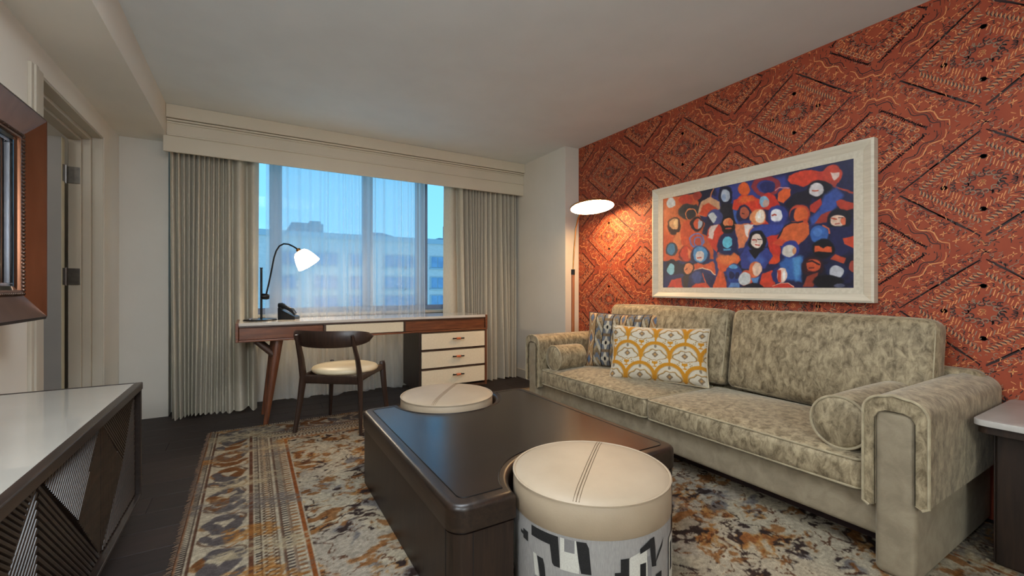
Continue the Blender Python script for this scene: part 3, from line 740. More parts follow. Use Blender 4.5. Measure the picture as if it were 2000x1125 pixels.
# throw pillows
def pillow(name, o, xdir, ydir, w, h, th, paint, label, n=(230, 150), backc=(150, 140, 120)):
    X3 = Vector(xdir).normalized(); Y3 = Vector(ydir); Y3 = (Y3-X3*Y3.dot(X3)).normalized(); Z3 = X3.cross(Y3)
    root = thing(name, label, 'pillow', o, 'patterned throw pillows')
    def shape(sg):
        def fn(U, V):
            u = U*2-1; v = V*2-1
            ex = 1-.07*(1-u*u)*1.0; ey = 1-.05*(1-v*v)
            px = u*w/2*ey; py = v*h/2*ex+h/2
            tk = th*np.power(np.clip((1-u**4)*(1-v**4), 0, 1), .55)
            tk = tk*(1+.10*(fbm(u*2.2+5, v*2.2, 71, 2)-.5))
            Pq = np.stack([px, py, sg*tk], -1)
            return np.array(o)+Pq @ np.array([X3, Y3, Z3])
        return fn
    mb, U, V = grid(n[0], n[1], shape(1)); p = Paint(U, V, (0, 0, 0)); p = paint(U, V)
    m = mat(name+'_weave', (255, 255, 255), .9, (226, 224, 220), 420, bump=.3, bscale=500, sheen=.2, spec=.15, attr='Col')
    O('front', mb, m, root, True, cols=p.lin(), sharp=180)
    mb2, _, _ = grid(40, 30, shape(-1)); mb2.f = [q[::-1] for q in mb2.f]
    O('back', mb2, mat(name+'_back', backc, .9), root, True, sharp=180)
    fn = shape(0); lp = []
    for k in range(40): lp.append((k/40, 0))
    for k in range(30): lp.append((1, k/30))
    for k in range(40): lp.append((1-k/40, 1))
    for k in range(30): lp.append((0, 1-k/30))
    la = np.array(lp); pts = fn(la[:, 0], la[:, 1])
    O('edge_seam', MB().tube([tuple(q) for q in pts.tolist()], .005, 6, True), mat(name+'_seam', backc, .9), root, True)
def ikat(U, V):
    p = Paint(U, V, (214, 204, 184)); W_, H_ = .645, .39; x = U*W_; y = V*H_
    x = x+.004*(fbm(U*30, V*60, 3, 2)-.5); y = y+.004*(fbm(U*30, V*60, 4, 2)-.5)
    R = .098; px_ = 2*R; py_ = .150
    for r in range(-1, 4):
        for c in range(-1, 6):
            cx = c*px_+(R if r % 2 else 0)+.02; cy = .02+r*py_
            dx, dy = x-cx, y-cy; rr = np.hypot(dx, dy*.98); th = np.arctan2(dy, dx)
            up = dy > -.012
            p.mask((1-sstep(.010, .013, np.abs(rr-R+.002)))*up, (203, 140, 42))
            p.mask((1-sstep(.0015, .003, np.abs(rr-R+.016)))*up, (180, 160, 130))
            for sx in (-1, 1):
                wv = .010*np.clip((dy+.085)/.085, .15, 1)
                p.mask((1-sstep(.9, 1.1, np.abs(dx-sx*R)/wv))*((dy < 0) & (dy > -.075)), (203, 140, 42))
                p.mask((1-sstep(.9, 1.2, np.hypot((dx-sx*R)/.008, (dy+.078)/.011))), (140, 126, 108))
            cl = .060*(1+.10*np.cos(th*6+.5)); lo = dy*1.35
            rc = np.hypot(dx*.86, np.where(dy > 0, lo, dy*2.2))
            p.mask((1-sstep(.0026, .0045, np.abs(rc-cl)))*(rr < R), (150, 124, 86))
            p.mask((1-sstep(.0012, .0025, np.abs(rc-cl-.006)))*(rr < R), (206, 156, 70))
            dmd = np.abs(dx)+np.abs(dy-.012); p.mask(1-sstep(.021, .024, dmd), (138, 118, 96)); p.mask(1-sstep(.008, .010, dmd), (196, 150, 90))
            for (tx, ty, rx, ry) in ((0, -.050, .008, .014), (-.012, -.045, .007, .010), (.012, -.045, .007, .010), (0, -.070, .003, .010), (-.008, -.074, .007, .004), (.008, -.074, .007, .004)):
                p.mask(1-sstep(.85, 1.15, np.hypot((dx-tx)/rx, (dy-ty)/ry)), (203, 140, 42))
            for (tx, ty) in ((-.034, -.036), (-.046, -.046), (.034, -.036), (.046, -.046), (-.036, -.052), (.036, -.052)):
                p.mask(1-sstep(.8, 1.2, np.hypot((dx-tx)/.004, (dy-ty)/.005)), (172, 140, 84))
    return p
def kilim(U, V):
    p = Paint(U, V, (150, 126, 92)); cols = [0, .13, .25, .37, .47, .56, .66, .76, .86, 1.0]
    kinds = [0, 1, 2, 1, 0, 1, 2, 1, 0]
    U = U+.006*np.sin(V*5)
    for i, k in enumerate(kinds):
        a, b = cols[i], cols[i+1]; m = (U >= a) & (U < b); t = (U-a)/(b-a)*2-1
        if k == 0:
            z = (V*2.6+.15) % 1.0*2-1; d = np.abs(t)+np.abs(z)*1.1
            p.mask(m*1.0, (172, 138, 96)); p.mask(m*(1-sstep(.92, 1.0, d)), (196, 178, 146)); p.mask(m*(1-sstep(.70, .76, d)), (172, 120, 70)); p.mask(m*(1-sstep(.48, .54, d)), (104, 120, 142))
        elif k == 1:
            z = np.floor((V*4+.5*np.floor(np.abs(t)*3)/3)*3) % 3
            p.mask(m*(z == 0), (122, 104, 80)); p.mask(m*(z == 1), (150, 132, 102)); p.mask(m*(z == 2), (110, 116, 126))
            p.mask(m*(np.floor(V*11+t*1.5) % 4 == 0), (182, 172, 150))
        else:
            z = (V*3.4) % 1.0*2-1
            p.mask(m*1.0, (112, 116, 124)); st = np.minimum(np.abs(t)*1.0+np.abs(z)*.55, np.abs(t)*.4+np.abs(z)*1.6)
            p.mask(m*(st < .62), (196, 190, 172)); p.mask(m*(np.hypot(t*.9, z*.9) < .22), (24, 22, 24)); p.mask(m*((np.abs(z) > .82)), (124, 104, 80))
    for x in cols[1:-1]: p.mask(1-sstep(.004, .007, np.abs(U-x)), (26, 24, 28))
    p.c *= (.85+.3*fbm(U*120, V*40, 9, 2))[..., None]
    return p
def pil(name, bl, br, tl, tr, th, fn, label, back):
    bl, br, tl, tr = map(Vector, (bl, br, tl, tr)); o = (bl+br)/2; xd = br-bl; yd = (tl+tr)/2-o
    pillow(name, tuple(o), tuple(xd), tuple(yd), xd.length, yd.length, th, fn, label, backc=back)
pil('throw_pillow', (2.32, 2.73, .41), (2.575, 2.19, .41), (2.40, 2.735, .835), (2.675, 2.205, .85), .075, kilim, 'striped kilim throw pillow in slate, tan and cream leaning in the sofa corner', (60, 60, 70))
pil('throw_pillow', (2.165, 2.29, .408), (2.50, 1.745, .408), (2.285, 2.295, .765), (2.625, 1.765, .775), .07, ikat, 'cream throw pillow with ochre scallop pattern leaning on the striped pillow', (196, 180, 150))

# ------------------------------------------------------------------ coffee table with two ottomans
tb = thing('coffee_table', 'dark espresso coffee table with round bites for two ottomans, on the rug', 'table', (1.02, 1.83, RT))
TX0, TX1, TY0, TY1 = .512, 1.535, 1.205, 2.45; TZ = .388
OT = [(1.02, 1.175, .272), (1.0, 2.425, .272)]
def table_outline(g, rb, rc=.06):
    """rectangle inset by g with rounded corners and two circular bites of radius rb."""
    x0, x1, y0, y1 = TX0+g, TX1-g, TY0+g, TY1-g; p = []
    def corner(cx, cy, a0):
        r = max(rc-g, .012)
        for k in range(7):
            q = math.radians(a0+90*k/6); p.append((cx+r*math.cos(q), cy+r*math.sin(q)))
    r = max(rc-g, .012)
    (ax, ay, _), (bx, by, _) = OT
    corner(x0+r, y0+r, 180)
    h = math.asin((y0-ay)/rb)
    for k in range(33): q = PI-h+(2*h-PI)*k/32; p.append((ax+rb*math.cos(q), ay+rb*math.sin(q)))
    corner(x1-r, y0+r, 270); corner(x1-r, y1-r, 0)
    h = math.asin((by-y1)/rb)
    for k in range(33): q = -h-(PI-2*h)*k/32; p.append((bx+rb*math.cos(q), by+rb*math.sin(q)))
    corner(x0+r, y1-r, 90)
    return p
O('carcass', MB().prism(table_outline(.006, .293), RT, .297), M_esp, tb, True, sharp=30)
O('reveal', MB().prism(table_outline(.014, .302), .297, .306), M_plast, tb)
O('top_edge', MB().prism(table_outline(0, .287), .306, TZ, .019, seg=4), M_espt, tb, True, sharp=50)
O('top_panel', MB().prism(table_outline(.045, .318, .075), TZ-.004, TZ+.0012), M_tleath, tb, label='dark leather inset panel')
ol = [(x, y, TZ+.0012) for x, y in table_outline(.047, .320, .075)]
O('inlay_line', MB().tube(ol, .0018, 4, True), M_black, tb)
for a, b in (((TX0+.0055, TY0+.0655), (TX0+.0055, TY0+.0655)), ((.585, TY0+.0055), (.585, TY0+.0055))):
    O('panel_joint', MB().box((a[0]-.001, a[1]-.001, RT), (b[0]+.001, b[1]+.001, .299)), M_plast, tb)

SEAM = 40
def ottoman(loc):
    t = thing('ottoman', '', 'ottoman', loc, 'round ottomans', local=True)
    R = .268; Hh = .42-RT
    O('drum', MB().lathe([(R-.012, 0), (R-.004, .006), (R-.002, .02), (R-.002, Hh-.095)], 64), M_oknit, t, True, sharp=50)
    O('seat_band', MB().lathe([(R-.004, Hh-.108), (R+.0005, Hh-.104), (R+.001, Hh-.05), (R, Hh-.012), (R-.004, Hh-.006)], 64, cap=False), M_oleath, t, True, sharp=60)
    pr = [(R-.003, Hh-.008), (R-.012, Hh-.001), (R-.03, Hh+.005), (R*.7, Hh+.012), (R*.35, Hh+.015), (.002, Hh+.016)]
    tp = O('seat_top', MB().lathe(pr, 64, cap=False), M_oleath, t, True, sharp=180)
    O('piping', MB().tube([(R*.995*math.cos(2*PI*k/64), R*.995*math.sin(2*PI*k/64), Hh-.006) for k in range(64)], .0045, 6, True), M_oleath, tp, True)
    def top_z(r): return np.interp(r, [q[0] for q in pr[::-1]], [q[1] for q in pr[::-1]])
    sm = MB()
    for d in (-.009, 0, .009):
        pts = []
        for k in range(21):
            s_ = -R*.965+2*R*.965*k/20; a = math.radians(SEAM); x = s_*math.cos(a)-d*math.sin(a); y = s_*math.sin(a)+d*math.cos(a)
            pts.append((x, y, float(top_z(math.hypot(x, y)))+.0008))
        sm.tube(pts, .0011 if d else .0016, 4)
    O('seam', sm, M_seam, tp)
    # applied patches: rectangles in (angle from the camera-facing side in m, height) on the drum
    def patch(pts, m, lift):
        """closed outline in (s, z); filled as a curved strip."""
        pts = [(a, b) for a, b in pts]; smin = min(p[0] for p in pts); smax = max(p[0] for p in pts); n = max(6, int((smax-smin)/.012))
        v = []; f = []
        for k in range(n+1):
            s_ = smin+(smax-smin)*(k/n); ss = min(max(s_, smin+1e-5), smax-1e-5); zs = []
            for i in range(len(pts)):
                (a, b), (c, d) = pts[i], pts[(i+1) % len(pts)]
                if (a-ss)*(c-ss) < 0: zs.append(b+(d-b)*(ss-a)/(c-a))
            zs.sort(); z0, z1 = zs[0], zs[-1]; q = math.radians(-130)+(s_*1.12-.036)/R; rr = R-.002+lift
            v += [(rr*math.cos(q), rr*math.sin(q), z0), (rr*math.cos(q), rr*math.sin(q), z1)]
        f = [(2*k, 2*k+2, 2*k+3, 2*k+1) for k in range(n)]
        O('applique', MB().add(v, f), m, t, kind='stuff')
    K, Wt, G = M_oblack, M_owhite, M_omid
    base = Hh-.11
    def R4(a, b, c, d): return [(a, c), (b, c), (b, d), (a, d)]
    PT = [(R4(-.150, -.060, base-.036, base-.004), K), ([(-.075, base-.095), (-.052, base-.095), (-.058, base-.004), (-.088, base-.004), (-.083, base-.036)], K),
          (R4(-.052, .000, base-.098, base-.004), Wt), (R4(-.040, -.012, base-.042, base-.004), G), ([(.002, base-.096), (.032, base-.096), (.024, base-.004), (-.008, base-.004)], K),
          (R4(-.19, -.165, base-.065, base-.035), K), (R4(-.205, -.185, base-.055, base-.045), K),
          ([(-.135, base-.15), (-.118, base-.15), (-.128, base-.085), (-.142, base-.085)], Wt), ([(-.115, base-.15), (-.095, base-.15), (-.102, base-.088), (-.126, base-.088)], K),
          (R4(-.125, -.09, base-.24, base-.15), Wt), (R4(-.135, -.12, base-.20, base-.155), K),
          ([(.085, base-.26), (.20, base-.26), (.195, base-.03), (.13, base-.05), (.11, base-.10), (.085, base-.11)], Wt),
          (R4(.092, .132, base-.112, base-.088), K), (R4(.108, .132, base-.09, base-.05), K),
          (R4(.165, .185, base-.20, base-.075), K), (R4(.190, .205, base-.19, base-.06), G),
          ([(.165, base-.045), (.205, base-.035), (.215, base-.02), (.205, base-.008), (.165, base-.03)], K), ([(.205, base-.095), (.225, base-.10), (.218, base-.008), (.198, base-.012)], K), ([(.214, base-.10), (.255, base-.05), (.262, base-.028), (.222, base-.08)], K),
          (R4(.222, .25, base-.18, base-.125), K), (R4(.12, .16, base-.24, base-.16), K), (R4(.13, .15, base-.22, base-.185), Wt),
          (R4(.03, .06, base-.25, base-.16), Wt), (R4(.038, .075, base-.20, base-.165), K),
          (R4(-.06, -.02, base-.27, base-.19), K), (R4(-.045, -.01, base-.23, base-.20), Wt), (R4(.30, .36, base-.20, base-.05), Wt), (R4(.31, .335, base-.16, base-.07), K), (R4(-.33, -.25, base-.20, base-.06), Wt), (R4(-.31, -.28, base-.15, base-.08), K)]
    for i, (pts, m) in enumerate(PT): patch(pts, m, .0008+.0001*i)
    return t
o1 = ottoman((OT[0][0], OT[0][1], RT)); o1['label'] = 'round ottoman with patched black and white side at the near end of the table'
o2 = dup(o1, (OT[1][0], OT[1][1], RT), 'round cream leather topped ottoman at the window end of the coffee table'); o2.rotation_euler = (0, 0, math.radians(11))

# ------------------------------------------------------------------ desk
dk = thing('desk', 'mid-century walnut writing desk with white stone top below the window', 'desk', (.94, 4.03, 0))
DX0, DX1, DF, DB = -.098, 1.978, 3.78, 4.25; DT = .782
O('stone_top', MB().box((DX0+.02, DF+.006, DT-.022), (DX1-.02, DB, DT), .002), M_stone, dk)
O('side_panel', MB().box((DX0, DF, .640), (DX0+.02, DB, DT), .003), M_walnut, dk)
O('side_panel', MB().box((DX1-.02, DF, .640), (DX1, DB, DT), .003), M_walnut, dk)
O('top_rail', MB().box((DX0+.02, DF, DT-.034), (DX1-.02, DF+.02, DT-.0225), .002), M_walnutd, dk)
O('bottom_panel', MB().box((DX0+.02, DF, .640), (DX1-.02, DB, .655), .003), M_walnut, dk)
O('back_panel', MB().box((DX0+.02, DB-.02, .655), (DX1-.02, DB, DT-.0225)), M_walnut, dk)
O('divider', MB().box((.50, DF+.001, .655), (.516, DB-.02, DT-.034)), M_walnutd, dk)
O('divider', MB().box((1.155, DF+.001, .655), (1.17, DB-.02, DT-.034)), M_walnutd, dk)
O('front_panel', MB().box((DX0+.023, DF+.014, .657), (.498, DF+.03, DT-.036), .002), M_walnut, dk)
O('front_panel', MB().box((1.172, DF+.014, .657), (DX1-.023, DF+.03, DT-.036), .002), M_walnut, dk)
O('pencil_drawer', MB().box((.519, DF+.006, .659), (1.152, DF+.03, DT-.038), .003), M_drawer, dk, label='cream shagreen faced shallow drawer')
PX0, PX1, PB = 1.312, 1.975, .105
O('pedestal_side', MB().box((PX0-.022, DF+.004, PB), (PX0, DB, .640), .002), M_esp, dk)
O('pedestal_side', MB().box((PX1-.02, DF+.004, PB), (PX1, DB, .640), .002), M_walnutv, dk)
O('pedestal_bottom', MB().box((PX0, DF+.004, PB), (PX1-.02, DB, PB+.02), .002), M_walnutd, dk)
O('pedestal_back', MB().box((PX0, DB-.02, PB+.02), (PX1-.02, DB, .640)), M_walnutd, dk)
zs = [.628, .462, .448, .278, .264, .125]
for k in range(3):
    zt, zb_ = (.626, .462, .292)[k], (.482, .312, .145)[k]
    O('drawer_rail', MB().box((PX0, DF+.002, zt+.002), (PX1-.02, DF+.03, zt+.012), .002), M_walnutd, dk)
    d = O('drawer', MB().box((PX0+.004, DF+.004, zb_), (PX1-.024, DF+.03, zt), .003).box((PX0+.01, DF+.03, zb_+.01), (PX1-.03, DB-.03, zt-.02)), M_drawer, dk, label='cream shagreen faced drawer')
    xc = (PX0+PX1)/2+.02; zc = zb_+(zt-zb_)*.62
    h = O('handle', MB().tube([(xc-.058, DF-.024, zc), (xc+.058, DF-.024, zc)], .006, 8).tube([(xc-.04, DF-.024, zc), (xc-.04, DF+.005, zc)], .005, 6).tube([(xc+.04, DF-.024, zc), (xc+.04, DF+.005, zc)], .005, 6), M_black, d, True)
    O('leather_wrap', MB().tube([(xc-.022, DF-.024, zc), (xc-.018, DF-.024, zc), (xc+.018, DF-.024, zc), (xc+.022, DF-.024, zc)], [.0075, .0105, .0105, .0075], 10), M_orleath, d, True, label='orange leather grip')
O('plinth', MB().box((PX0+.02, DF+.06, 0), (PX1-.04, DB-.05, PB)), M_plast, dk)
def leg(a, b, r0, r1, m, nm='leg', fl=.8): return O(nm, MB().tube([Vector(a)+(Vector(b)-Vector(a))*k/4 for k in range(5)], [r0+(r1-r0)*k/4 for k in range(5)], 10, flat=fl), m, dk, True)
leg((.097, 3.825, 0), (.185, 3.845, .640), .018, .034, M_walnutv); leg((.090, 4.15, 0), (.175, 4.15, .640), .018, .034, M_walnutv)
leg((.155, 3.84, .52), (.03, 3.84, .640), .020, .020, M_walnutd, 'brace'); leg((.150, 4.15, .52), (.03, 4.15, .640), .020, .020, M_walnutd, 'brace')

# ------------------------------------------------------------------ desk chair (built facing +y, then turned)
ch = thing('desk_chair', 'dark walnut chair with curved backrest and round cream seat, pulled up to the desk', 'chair', (.62, 3.525, 0), local=True, rotz=-math.radians(37))
LW, LD = .245, .245
def cleg(pts, rad, nm='leg'): return O(nm, MB().tube(pts, rad, 10, flat=.75), M_chairw, ch, True)
for s in (-1, 1):
    cleg([(s*.245, -.26, RT*.9), (s*.228, -.225, .22), (s*.215, -.205, .40), (s*.212, -.235, .53), (s*.205, -.285, .66), (s*.203, -.300, .715)], [.016, .022, .027, .024, .019, .015])
    cleg([(s*.245, .225, RT if s > 0 else 0), (s*.225, .205, .24), (s*.212, .195, .43), (s*.211, .194, .455)], [.015, .022, .026, .020])
    O('side_rail', MB().tube([(s*.213, -.20, .395), (s*.213, .0, .405), (s*.213, .195, .41)], [.026, .024, .026], 8, flat=.5), M_chairw, ch, True)
O('rear_rail', MB().tube([(-.21, -.205, .385), (0, -.21, .385), (.21, -.205, .385)], .032, 8, flat=.42), M_chairw, ch, True)
O('front_rail', MB().tube([(-.21, .195, .40), (0, .20, .40), (.21, .195, .40)], .028, 8, flat=.42), M_chairw, ch, True)
v = []; f = []; n = 24; prof_n = 8
for i in range(n+1):
    t = -1+2*i/n; x = .30*math.sin(t*1.02)/math.sin(1.02); yb = -.325+.145*t*t; hh = .056*math.sqrt(max(.0, 1-abs(t)**3.2))+.004; zc = .685+.012*t*t
    for k in range(prof_n): q = 2*PI*k/prof_n; v.append((x-.0*t, yb+.011*math.cos(q)-.10*math.sin(q)*hh, zc+hh*math.sin(q)))
for i in range(n):
    for k in range(prof_n): f.append((i*prof_n+k, i*prof_n+(k+1) % prof_n, (i+1)*prof_n+(k+1) % prof_n, (i+1)*prof_n+k))
f += [tuple(range(prof_n))[::-1], tuple(range(n*prof_n, (n+1)*prof_n))]
O('backrest', MB().add(v, [q[::-1] for q in f]), M_chairw, ch, True, sharp=70)
st = [(.19*1.16, .412), (.205*1.16, .424), (.210*1.16, .437), (.200*1.16, .452), (.17*1.16, .463), (.10*1.16, .470), (.001, .472)]
O('seat', MB().lathe(st, 48, Matrix.Diagonal((1, .94, 1, 1))), M_cream, ch, True, sharp=180, label='round cream leather seat pad')

# ------------------------------------------------------------------ desk lamp and telephone
lp = thing('desk_lamp', 'black gooseneck desk lamp with lit white glass shade on the left end of the desk', 'lamp', (.07, 4.05, DT))
by = 4.05
O('base', MB().lathe([(.118, 0), (.120, .004), (.116, .010), (.02, .014), (.001, .014)], 40, Matrix.Translation((.065, by, DT))), M_black, lp, True, sharp=40)
O('switch', MB().lathe([(.016, 0), (.016, .006), (.010, .010), (.001, .011)], 16, Matrix.Translation((-.005, by-.03, DT+.011))), M_silver, lp, True)
O('post', MB().tube([(.072, by, DT+.012), (.072, by, 1.20)], .0085, 12).tube([(.072, by, 1.20), (.072, by, 1.206)], .012, 12), M_black, lp, True)
O('clamp', MB().tube([(.066, by-.012, .975), (.075, by-.012, .975), (.11, by-.012, .972), (.128, by-.012, .970)], [.018, .024, .024, .018], 12), M_black, lp, True)
gp = [(.105, by-.012, .985), (.125, by, 1.08), (.145, by, 1.19), (.162, by, 1.29), (.178, by, 1.345), (.200, by, 1.385), (.232, by, 1.405), (.268, by, 1.403), (.305, by, 1.385), (.332, by, 1.367)]
O('gooseneck', MB().tube(gp, .0065, 8), M_black, lp, True)
ax = Vector((.435-.345, -.03, 1.215-1.352)).normalized(); Mx = Matrix.Translation((.345, by, 1.352)) @ ax.to_track_quat('Z', 'Y').to_matrix().to_4x4()
O('socket', MB().lathe([(.010, -.022), (.018, -.016), (.020, .012), (.016, .016)], 16, Mx), M_brass, lp, True)
shp = [(.020, .004), (.045, .010), (.062, .030), (.076, .062), (.087, .098), (.096, .140), (.094, .141), (.085, .098), (.074, .062), (.060, .032), (.043, .013), (.018, .008)]
M_shade = emis('lit_opal_glass', (255, 236, 205), 5.5)
O('shade', MB().lathe(shp, 36, Mx, cap=False), M_shade, lp, True, sharp=180)
point('desk_lamp_bulb', tuple(Mx @ Vector((0, 0, .135))), .04, 14, (1, .82, .58))

ph = thing('telephone', 'small black desk telephone beside the lamp base on the desk', 'telephone', (.272, 4.06, DT), local=True, rotz=math.radians(62)); ph.scale = (.85, .85, 1.12)
b = MB(); b.add([(-.05, -.075, 0), (.06, -.075, 0), (.06, .085, 0), (-.05, .085, 0), (-.05, -.075, .022), (.06, -.075, .022), (.06, .085, .085), (-.05, .085, .085)],
                [(3, 2, 1, 0), (4, 5, 6, 7), (0, 1, 5, 4), (1, 2, 6, 5), (2, 3, 7, 6), (3, 0, 4, 7)])
O('body', b, M_plast, ph)
O('keypad', MB().add([(-.005, -.06, .0296), (.052, -.06, .0296), (.052, .03, .0650), (-.005, .03, .0650)], [(0, 1, 2, 3)]), M_plastg, ph)
O('handset', MB().tube([(-.033, -.075, .038), (-.033, -.05, .064), (-.033, .0, .084), (-.033, .05, .104), (-.033, .085, .106)], [.016, .020, .014, .020, .016], 10), M_plast, ph, True)
O('display', MB().box((-.045, .06, .08), (.055, .085, .115), .004), M_plast, ph)

# ------------------------------------------------------------------ floor lamp
fl_ = thing('floor_lamp', 'slim oak and brass floor lamp with glowing disc head behind the sofa arm', 'lamp', (2.60, 3.24, 0))
O('base', MB().lathe([(.14, 0), (.142, .006), (.138, .016), (.03, .022), (.001, .022)], 40, Matrix.Translation((2.60, 3.24, 0))), M_black, fl_, True, sharp=40)
O('pole', MB().tube([(2.60, 3.24, .02), (2.603, 3.24, 1.17)], .0155, 12), M_lampw, fl_, True)
O('collar', MB().tube([(2.603, 3.24, 1.165), (2.604, 3.24, 1.215)], .018, 12), M_black, fl_, True)
O('stem', MB().tube([(2.604, 3.24, 1.21), (2.612, 3.235, 1.40), (2.625, 3.225, 1.60), (2.635, 3.20, 1.70), (2.635, 3.14, 1.765), (2.62, 3.05, 1.785), (2.60, 2.96, 1.782)], .0065, 10), M_brass, fl_, True)
nup = Vector((.03, .165, 1)).normalized(); Ml = Matrix.Translation((2.585, 2.95, 1.755)) @ nup.to_track_quat('Z', 'Y').to_matrix().to_4x4()
hd = O('head', MB().lathe([(.193, -.004), (.196, .002), (.194, .008), (.15, .016), (.03, .022), (.001, .023)], 48, Ml), M_brass, fl_, True, sharp=40)
O('diffuser', MB().lathe([(.001, -.010), (.12, -.0095), (.180, -.007), (.190, -.0035)], 48, Ml, cap=False), emis('lit_diffuser', (255, 210, 152), 46), hd, True)

# ------------------------------------------------------------------ framed painting
pa = thing('framed_painting', 'framed painting of a crowd of hooded heads in blue, red and orange above the sofa', 'painting', (XR, 1.72, .96))
FY0, FY1, FZ0, FZ1 = 1.0, 2.485, .965, 1.842
CY0, CY1, CZ0, CZ1 = 1.098, 2.39, 1.045, 1.755
def frame_ring(name, y0, y1, z0, z1, yi0, yi1, zi0, zi1, xo, xi, m, nm):
    """four mitred members from the outer rectangle (depth xo) to the inner one (depth xi)."""
    out = [(y0, z0), (y1, z0), (y1, z1), (y0, z1)]; inn = [(yi0, zi0), (yi1, zi0), (yi1, zi1), (yi0, zi1)]
    for k in range(4):
        a, b, c, d = out[k], out[(k+1) % 4], inn[(k+1) % 4], inn[k]
        v = [(XR-.002, *a), (XR-.002, *b), (XR-.002, *c), (XR-.002, *d), (xo, *a), (xo, *b), (xi, *c), (xi, *d)]
        fc = [(0, 1, 2, 3), (7, 6, 5, 4), (4, 5, 1, 0), (5, 6, 2, 1), (6, 7, 3, 2), (7, 4, 0, 3)]
        bm = bmesh.new(); bv = [bm.verts.new(p) for p in v]
        for q in fc: bm.faces.new([bv[i] for i in q])
        bmesh.ops.recalc_face_normals(bm, faces=list(bm.faces)); bm.verts.index_update()
        mm = MB().add([q.co[:] for q in bm.verts], [[q.index for q in ff.verts] for ff in bm.faces]); bm.free()
        O(nm, mm, m, pa)
frame_ring('a', FY0, FY1, FZ0, FZ1, FY0+.012, FY1-.012, FZ0+.012, FZ1-.012, XR-.050, XR-.055, M_frame, 'frame_lip')
frame_ring('b', FY0+.012, FY1-.012, FZ0+.012, FZ1-.012, CY0-.045, CY1+.045, CZ0-.035, CZ1+.035, XR-.055, XR-.034, M_frame, 'frame_moulding')
frame_ring('c', CY0-.045, CY1+.045, CZ0-.035, CZ1+.035, CY0, CY1, CZ0, CZ1, XR-.036, XR-.033, M_frame2, 'liner')
mbp, U, V = grid(480, 290, lambda U, V: np.stack([np.full_like(U, XR-.030), CY1-(CY1-CY0)*U, CZ1-(CZ1-CZ0)*V], -1))
# sheet coordinates of the print
src = [(135, 400), (1262, 155), (1277, 962), (142, 955)]; Ah = []; bh = []
for (u, v), (x, y) in zip(((0, 0), (1, 0), (1, 1), (0, 1)), src):
    Ah.append([u, v, 1, 0, 0, 0, -u*x, -v*x]); bh.append(x); Ah.append([0, 0, 0, u, v, 1, -u*y, -v*y]); bh.append(y)
hm = np.linalg.solve(np.array(Ah, float), np.array(bh, float)); dn = hm[6]*U+hm[7]*V+1
PXx = (hm[0]*U+hm[1]*V+hm[2])/dn; PYy = (hm[3]*U+hm[4]*V+hm[5])/dn
PXx = PXx+16*(fbm(U*26, V*17, 61, 3)-.5); PYy = PYy+16*(fbm(U*26+9, V*17, 62, 3)-.5)
p = Paint(PXx, PYy, (34, 34, 72)); E, G, R_ = p.ell, p.poly, p.ring
p.mask(sstep(.45, .62, fbm(U*5, V*4, 63, 4))*.7, (52, 62, 130)); p.mask(sstep(.56, .68, fbm(U*6+4, V*5, 64, 4))*.8, (24, 22, 36))
G([(130, 395), (340, 365), (350, 500), (430, 620), (440, 780), (130, 790)], (196, 88, 46)); G([(130, 400), (240, 380), (230, 470), (300, 560), (240, 640), (130, 600)], (206, 106, 58), 30)
G([(440, 340), (860, 260), (880, 330), (700, 420), (480, 440)], (58, 66, 138), 20); G([(530, 460), (640, 440), (660, 540), (560, 570)], (62, 92, 166), 12)
E(182, 425, 27, 32, (202, 206, 206)); E(270, 405, 42, 30, (190, 62, 42)); E(340, 380, 26, 26, (160, 58, 44))
E(285, 478, 60, 50, (58, 54, 56)); G([(230, 470), (330, 430), (370, 470), (300, 530)], (50, 48, 52)); R_(303, 497, 32, 36, 3, (216, 126, 74))
G([(342, 500), (358, 425), (415, 385), (468, 420), (476, 460), (440, 480), (400, 512)], (206, 156, 118)); G([(346, 495), (372, 440), (410, 428), (462, 462), (440, 492), (400, 512)], (206, 76, 42)); p.line([(415, 388), (430, 340)], 4, (200, 120, 80))
E(505, 382, 44, 62, (30, 30, 52)); G([(470, 520), (478, 430), (545, 430), (565, 540)], (38, 34, 44)); E(504, 380, 29, 40, (180, 188, 200)); E(494, 392, 13, 22, (150, 168, 198))
E(615, 340, 36, 40, (228, 98, 46)); G([(545, 462), (556, 412), (605, 374), (662, 380), (714, 412), (728, 460), (690, 486), (600, 480)], (216, 64, 40)); G([(570, 420), (612, 380), (650, 384), (690, 410), (620, 430)], (228, 100, 48), 10)
R_(745, 325, 68, 52, 12, (150, 52, 60)); E(755, 330, 46, 36, (42, 46, 100))
G([(880, 258), (925, 236), (1010, 222), (1105, 248), (1060, 288), (965, 332), (888, 312), (872, 286)], (216, 68, 44)); G([(1040, 240), (1100, 235), (1120, 290), (1050, 300)], (196, 60, 46))
E(1140, 255, 56, 62, (198, 68, 48)); G([(1112, 290), (1175, 290), (1158, 330), (1265, 362), (1262, 375), (1140, 335)], (176, 66, 52)); G([(1123, 240), (1180, 240), (1180, 264), (1150, 292)], (228, 198, 186))
G([(862, 440), (905, 380), (1000, 340), (1020, 400), (1000, 450), (900, 480)], (32, 28, 42)); E(1062, 348, 72, 62, (22, 20, 30)); E(1043, 348, 43, 42, (216, 208, 206)); p.line([(1018, 352), (1050, 356)], 5, (196, 90, 60))
G([(690, 470), (718, 385), (762, 362), (802, 390), (834, 446), (780, 475)], (212, 56, 42)); E(735, 420, 28, 36, (140, 182, 208)); E(745, 430, 18, 24, (206, 172, 160))
G([(815, 372), (845, 338), (892, 345), (890, 385), (852, 432), (820, 422)], (228, 98, 48)); p.line([(800, 350), (830, 335), (880, 340)], 4, (206, 140, 150))
